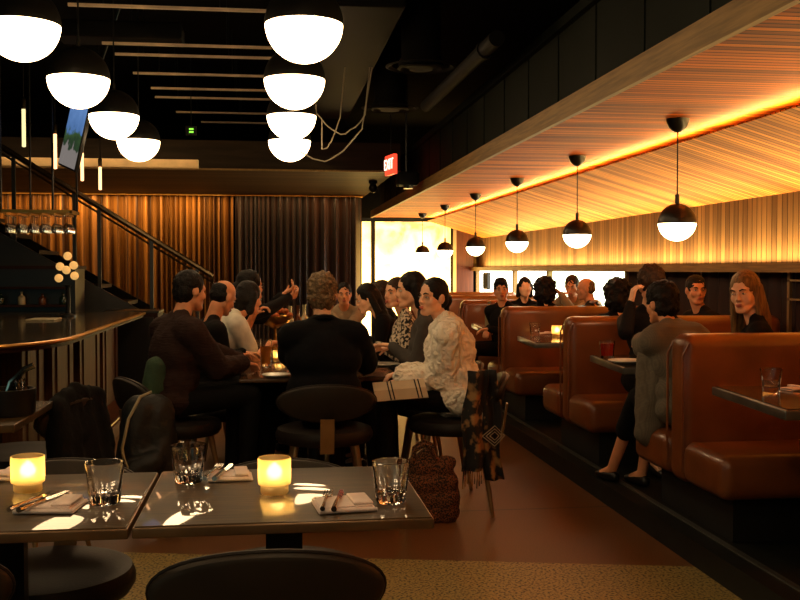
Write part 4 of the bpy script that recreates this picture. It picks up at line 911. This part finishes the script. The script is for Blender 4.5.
# striped napkin on the lap of the white blouse guest
t = thing('striped_napkin', 'beige black-striped napkin on the lap of the white blouse guest', 'napkin', (0,0,0))
a0 = at(374,391,5.14); a1 = at(426,387,5.14); dn = V((0.012,-.012,-.052)); b = MB(); up = V((0,.075,.03))
def quad(u0, u1, off, bb): 
    p0 = a0.lerp(a1, u0)+off; p1 = a0.lerp(a1, u1)+off
    th = V((0,.006,.004)); vs = [p0+up+th, p1+up+th, p1, p0, p1+dn, p0+dn]; bk = [p+V((0,.008,-.004)) for p in vs]
    bb.add(vs+bk, [(0,3,2,1),(3,5,4,2),(6,7,8,9),(9,8,10,11),(5,11,10,4),(0,1,7,6),(1,2,8,7),(2,4,10,8),(0,6,9,3),(3,9,11,5)])
quad(0, 1, V((0,0,0)), b); b.build('cloth', mat('napkin_beige', (190,170,140), .9, var=.08), t)
b = MB(); 
for u in (.27, .34, .80, .87): b = MB(); quad(u, u+.025, V((0,-.002,.002)), b); b.build('stripe', mat('stripe_black', (20,18,16), .9, var=0), t)
# ------------------------------------------------------------------ things on the long table
def plate(p, r, lb, grp): return tag(MB().lathe([(.001,0),(r*.6,0),(r,.014),(r*.98,.017),(r*.6,.005),(.001,.004)], 28, cap=False).build('plate', mat('plate_white', (220,212,196), .25, var=.03), None, True, loc=p), lb, 'plate', grp)
for px, py, r, lb in ((277,377,.085,'white plate at the near left corner of the long table'), (384,366,.10,'white plate on the right side of the long table'), (258,358,.09,'white plate in front of the white T-shirt guest')):
    plate(on(px,py,TZ), r, lb, 'plates on the long table')
BEER = mat('beer_amber', (200,120,30), .1, var=.1, trans=0, coat=.5)
p = on(266, 366, TZ); t = thing('tall_glass', 'tall glass of amber drink on the long table left of the black blazer', 'glass', p)
MB().lathe([(.001,0),(.030,0),(.031,.004),(.037,.165),(.035,.165),(.029,.012),(.001,.010)], 24, cap=False).build('glass', GLASS, t, True); MB().lathe([(.001,.0105),(.0285,.0125),(.0335,.12),(.001,.12)], 24, cap=False).build('drink', BEER, t, True)
t = thing('table_lamp', 'small lit glass jar candle beside the tall amber drink on the long table', 'candle', on(278,362,TZ), 0, 'small table candles')
JAR = FROST
def jar(t):
    MB().lathe([(.001,0),(.028,0),(.032,.01),(.032,.075),(.029,.075),(.028,.012),(.001,.01)], 20, cap=False).build('jar', JAR, t, True); MB().lathe([(.001,.012),(.024,.012),(.024,.03),(.001,.031)], 16, cap=False).build('wax', WAX, t, True)
    MB().lathe([(.001,.032),(.010,.038),(.009,.052),(.0008,.064)], 12).build('flame', FLAME, t, True)
jar(t)
for px, py, d, lb in ((289,338,7.3,'small lit jar candle in the middle of the long table'), (306,336,7.9,'small lit jar candle farther along the long table'), (353,350,6.9,'small lit jar candle before the black-haired guest looking down')):
    q = at(px, py, d); dup(t, (q.x,q.y,TZ+.001), 0, lb)
p = at(275, 330, 7.6); t = thing('bread_basket', 'raised basket of orange bread on the long table before the raised hands', 'basket', (p.x,p.y,TZ+.001))
MB().lathe([(.07,0),(.07,.01),(.012,.02),(.012,.14),(.05,.16)], 20).lathe([(.05,.16),(.11,.19),(.14,.24),(.135,.24),(.10,.195),(.04,.17)], 24, cap=False).build('stand', BRASS, t, True)
rnd = random.Random(4); BREAD = mat('bread_orange', (190,100,46), .7, var=.3, vs=30)
for k in range(9):
    a = k*2.4; r = .042*sqrt(k); o = MB().ell((0,0,0), (.036,.026,.021), M.Rotation(a*1.7, 4, 'Z')).build('bread_roll', BREAD, None, True); o.location = (p.x+r*cos(a), p.y+r*sin(a), TZ+.232+(.046 if k % 2 else 0.012)); tag(o, 'orange bread roll piled in the raised basket', 'bread', 'rolls in the raised basket')
bz = MB().lathe([(.001,0),(.036,0),(.038,.01),(.038,.15),(.03,.19),(.013,.22),(.013,.28),(.016,.285),(.016,.30),(.001,.302)], 18, cap=False)
for k, (px, d, lb) in enumerate(((290,8.0,'left of the row behind the black blazer'), (298,8.1,'middle of the row behind the black blazer'), (304,8.25,'right of the row behind the black blazer'))):
    q = at(px, 330, d); o = bz.build('wine_bottle', BOT[(2,0,2)[k]], None, True); o.location = (q.x,q.y,TZ+.001); tag(o, 'shiny glass bottle on the long table, ' + lb, 'bottle', 'bottles on the long table')
# ------------------------------------------------------------------ things on the booth tables
p1 = on(771, 392, BTZ); tum(p1, 'empty faceted tumbler on the nearest booth table', 1.0)
n_, hz = napkin('rolled white napkin beside the tumbler on the nearest booth table', on(794,390,BTZ), R(20), .10, .07, 3)
p = on(607, 358, BTZ); t = thing('red_drink', 'short glass of red drink on the booth table before the plaid coat guest', 'glass', p)
MB().lathe([(.001,0),(.038,0),(.044,.10),(.041,.10),(.035,.014),(.001,.012)], 24, cap=False).build('glass', GLASS, t, True); MB().lathe([(.001,.0125),(.0345,.0145),(.0395,.085),(.001,.085)], 24, cap=False).build('drink', mat('red_drink', (170,34,14), .15, var=.05), t, True)
plate(on(628,363,BTZ), .11, 'white plate on the booth table before the plaid coat guest', 'booth plates')
tum(on(535,335,BTZ), 'empty faceted tumbler on the booth table with the lit candle', 1.0)
napkin('small white napkin between tumbler and candle on the booth table', on(545,334,BTZ), R(10), .11, .08, 3)
for k, (px, py, lb) in enumerate(((489,326,'nearest the aisle'), (497,328,'second from the aisle'), (502,325,'behind the others'))):
    q = on(px, py, BTZ); o = bz.build('glass_bottle', BOT[(2,0,2)[k]], None, True); o.location = q; o.scale = (1,1,.75); tag(o, 'glass bottle on the crowded booth table beyond the white blouse, ' + lb, 'bottle', 'bottles on the crowded booth table')
for k, (px, lb) in enumerate(((708,'left'), (715,'middle'), (722,'right'))):
    q = on(px, 322, BTZ); o = tum(V((2.72+k*.11, BY[1]+.86, BTZ+.0006)), 'upturned-looking clear tumbler before the black-haired guest behind the second booth, %s of three' % lb); o['label'] = o['label'].replace('upturned-looking ', '')
# ------------------------------------------------------------------ light the place has beyond the frame: a street window and more ceiling globes
struct(MB().box((XL+.005,-.6,.6), (XL+.03,2.6,2.6)).build('window_5', emit('street_window_glow', (.45,.9,.8), .22)))
for n_, x_ in ((6,-4.6), (7,-2.9)): struct(MB().box((x_,YF+.004,.9), (x_+1.2,YF+.03,2.5)).build('window_%d' % n_, MATS['street_window_glow']))
sc.view_settings.view_transform = 'Standard'; sc.view_settings.look = 'None'; sc.view_settings.gamma = 1; sc.view_settings.exposure = 1.0
w = bpy.data.worlds.new('world'); sc.world = w; w.use_nodes = True; w.node_tree.nodes['Background'].inputs[0].default_value = (.01,.008,.006,1); w.node_tree.nodes['Background'].inputs[1].default_value = .2
sc.cycles.use_denoising = True; sc.cycles.max_bounces = 8; sc.cycles.transmission_bounces = 8; sc.cycles.sample_clamp_indirect = 4; sc.cycles.caustics_refractive = True; sc.cycles.blur_glossy = 1.0
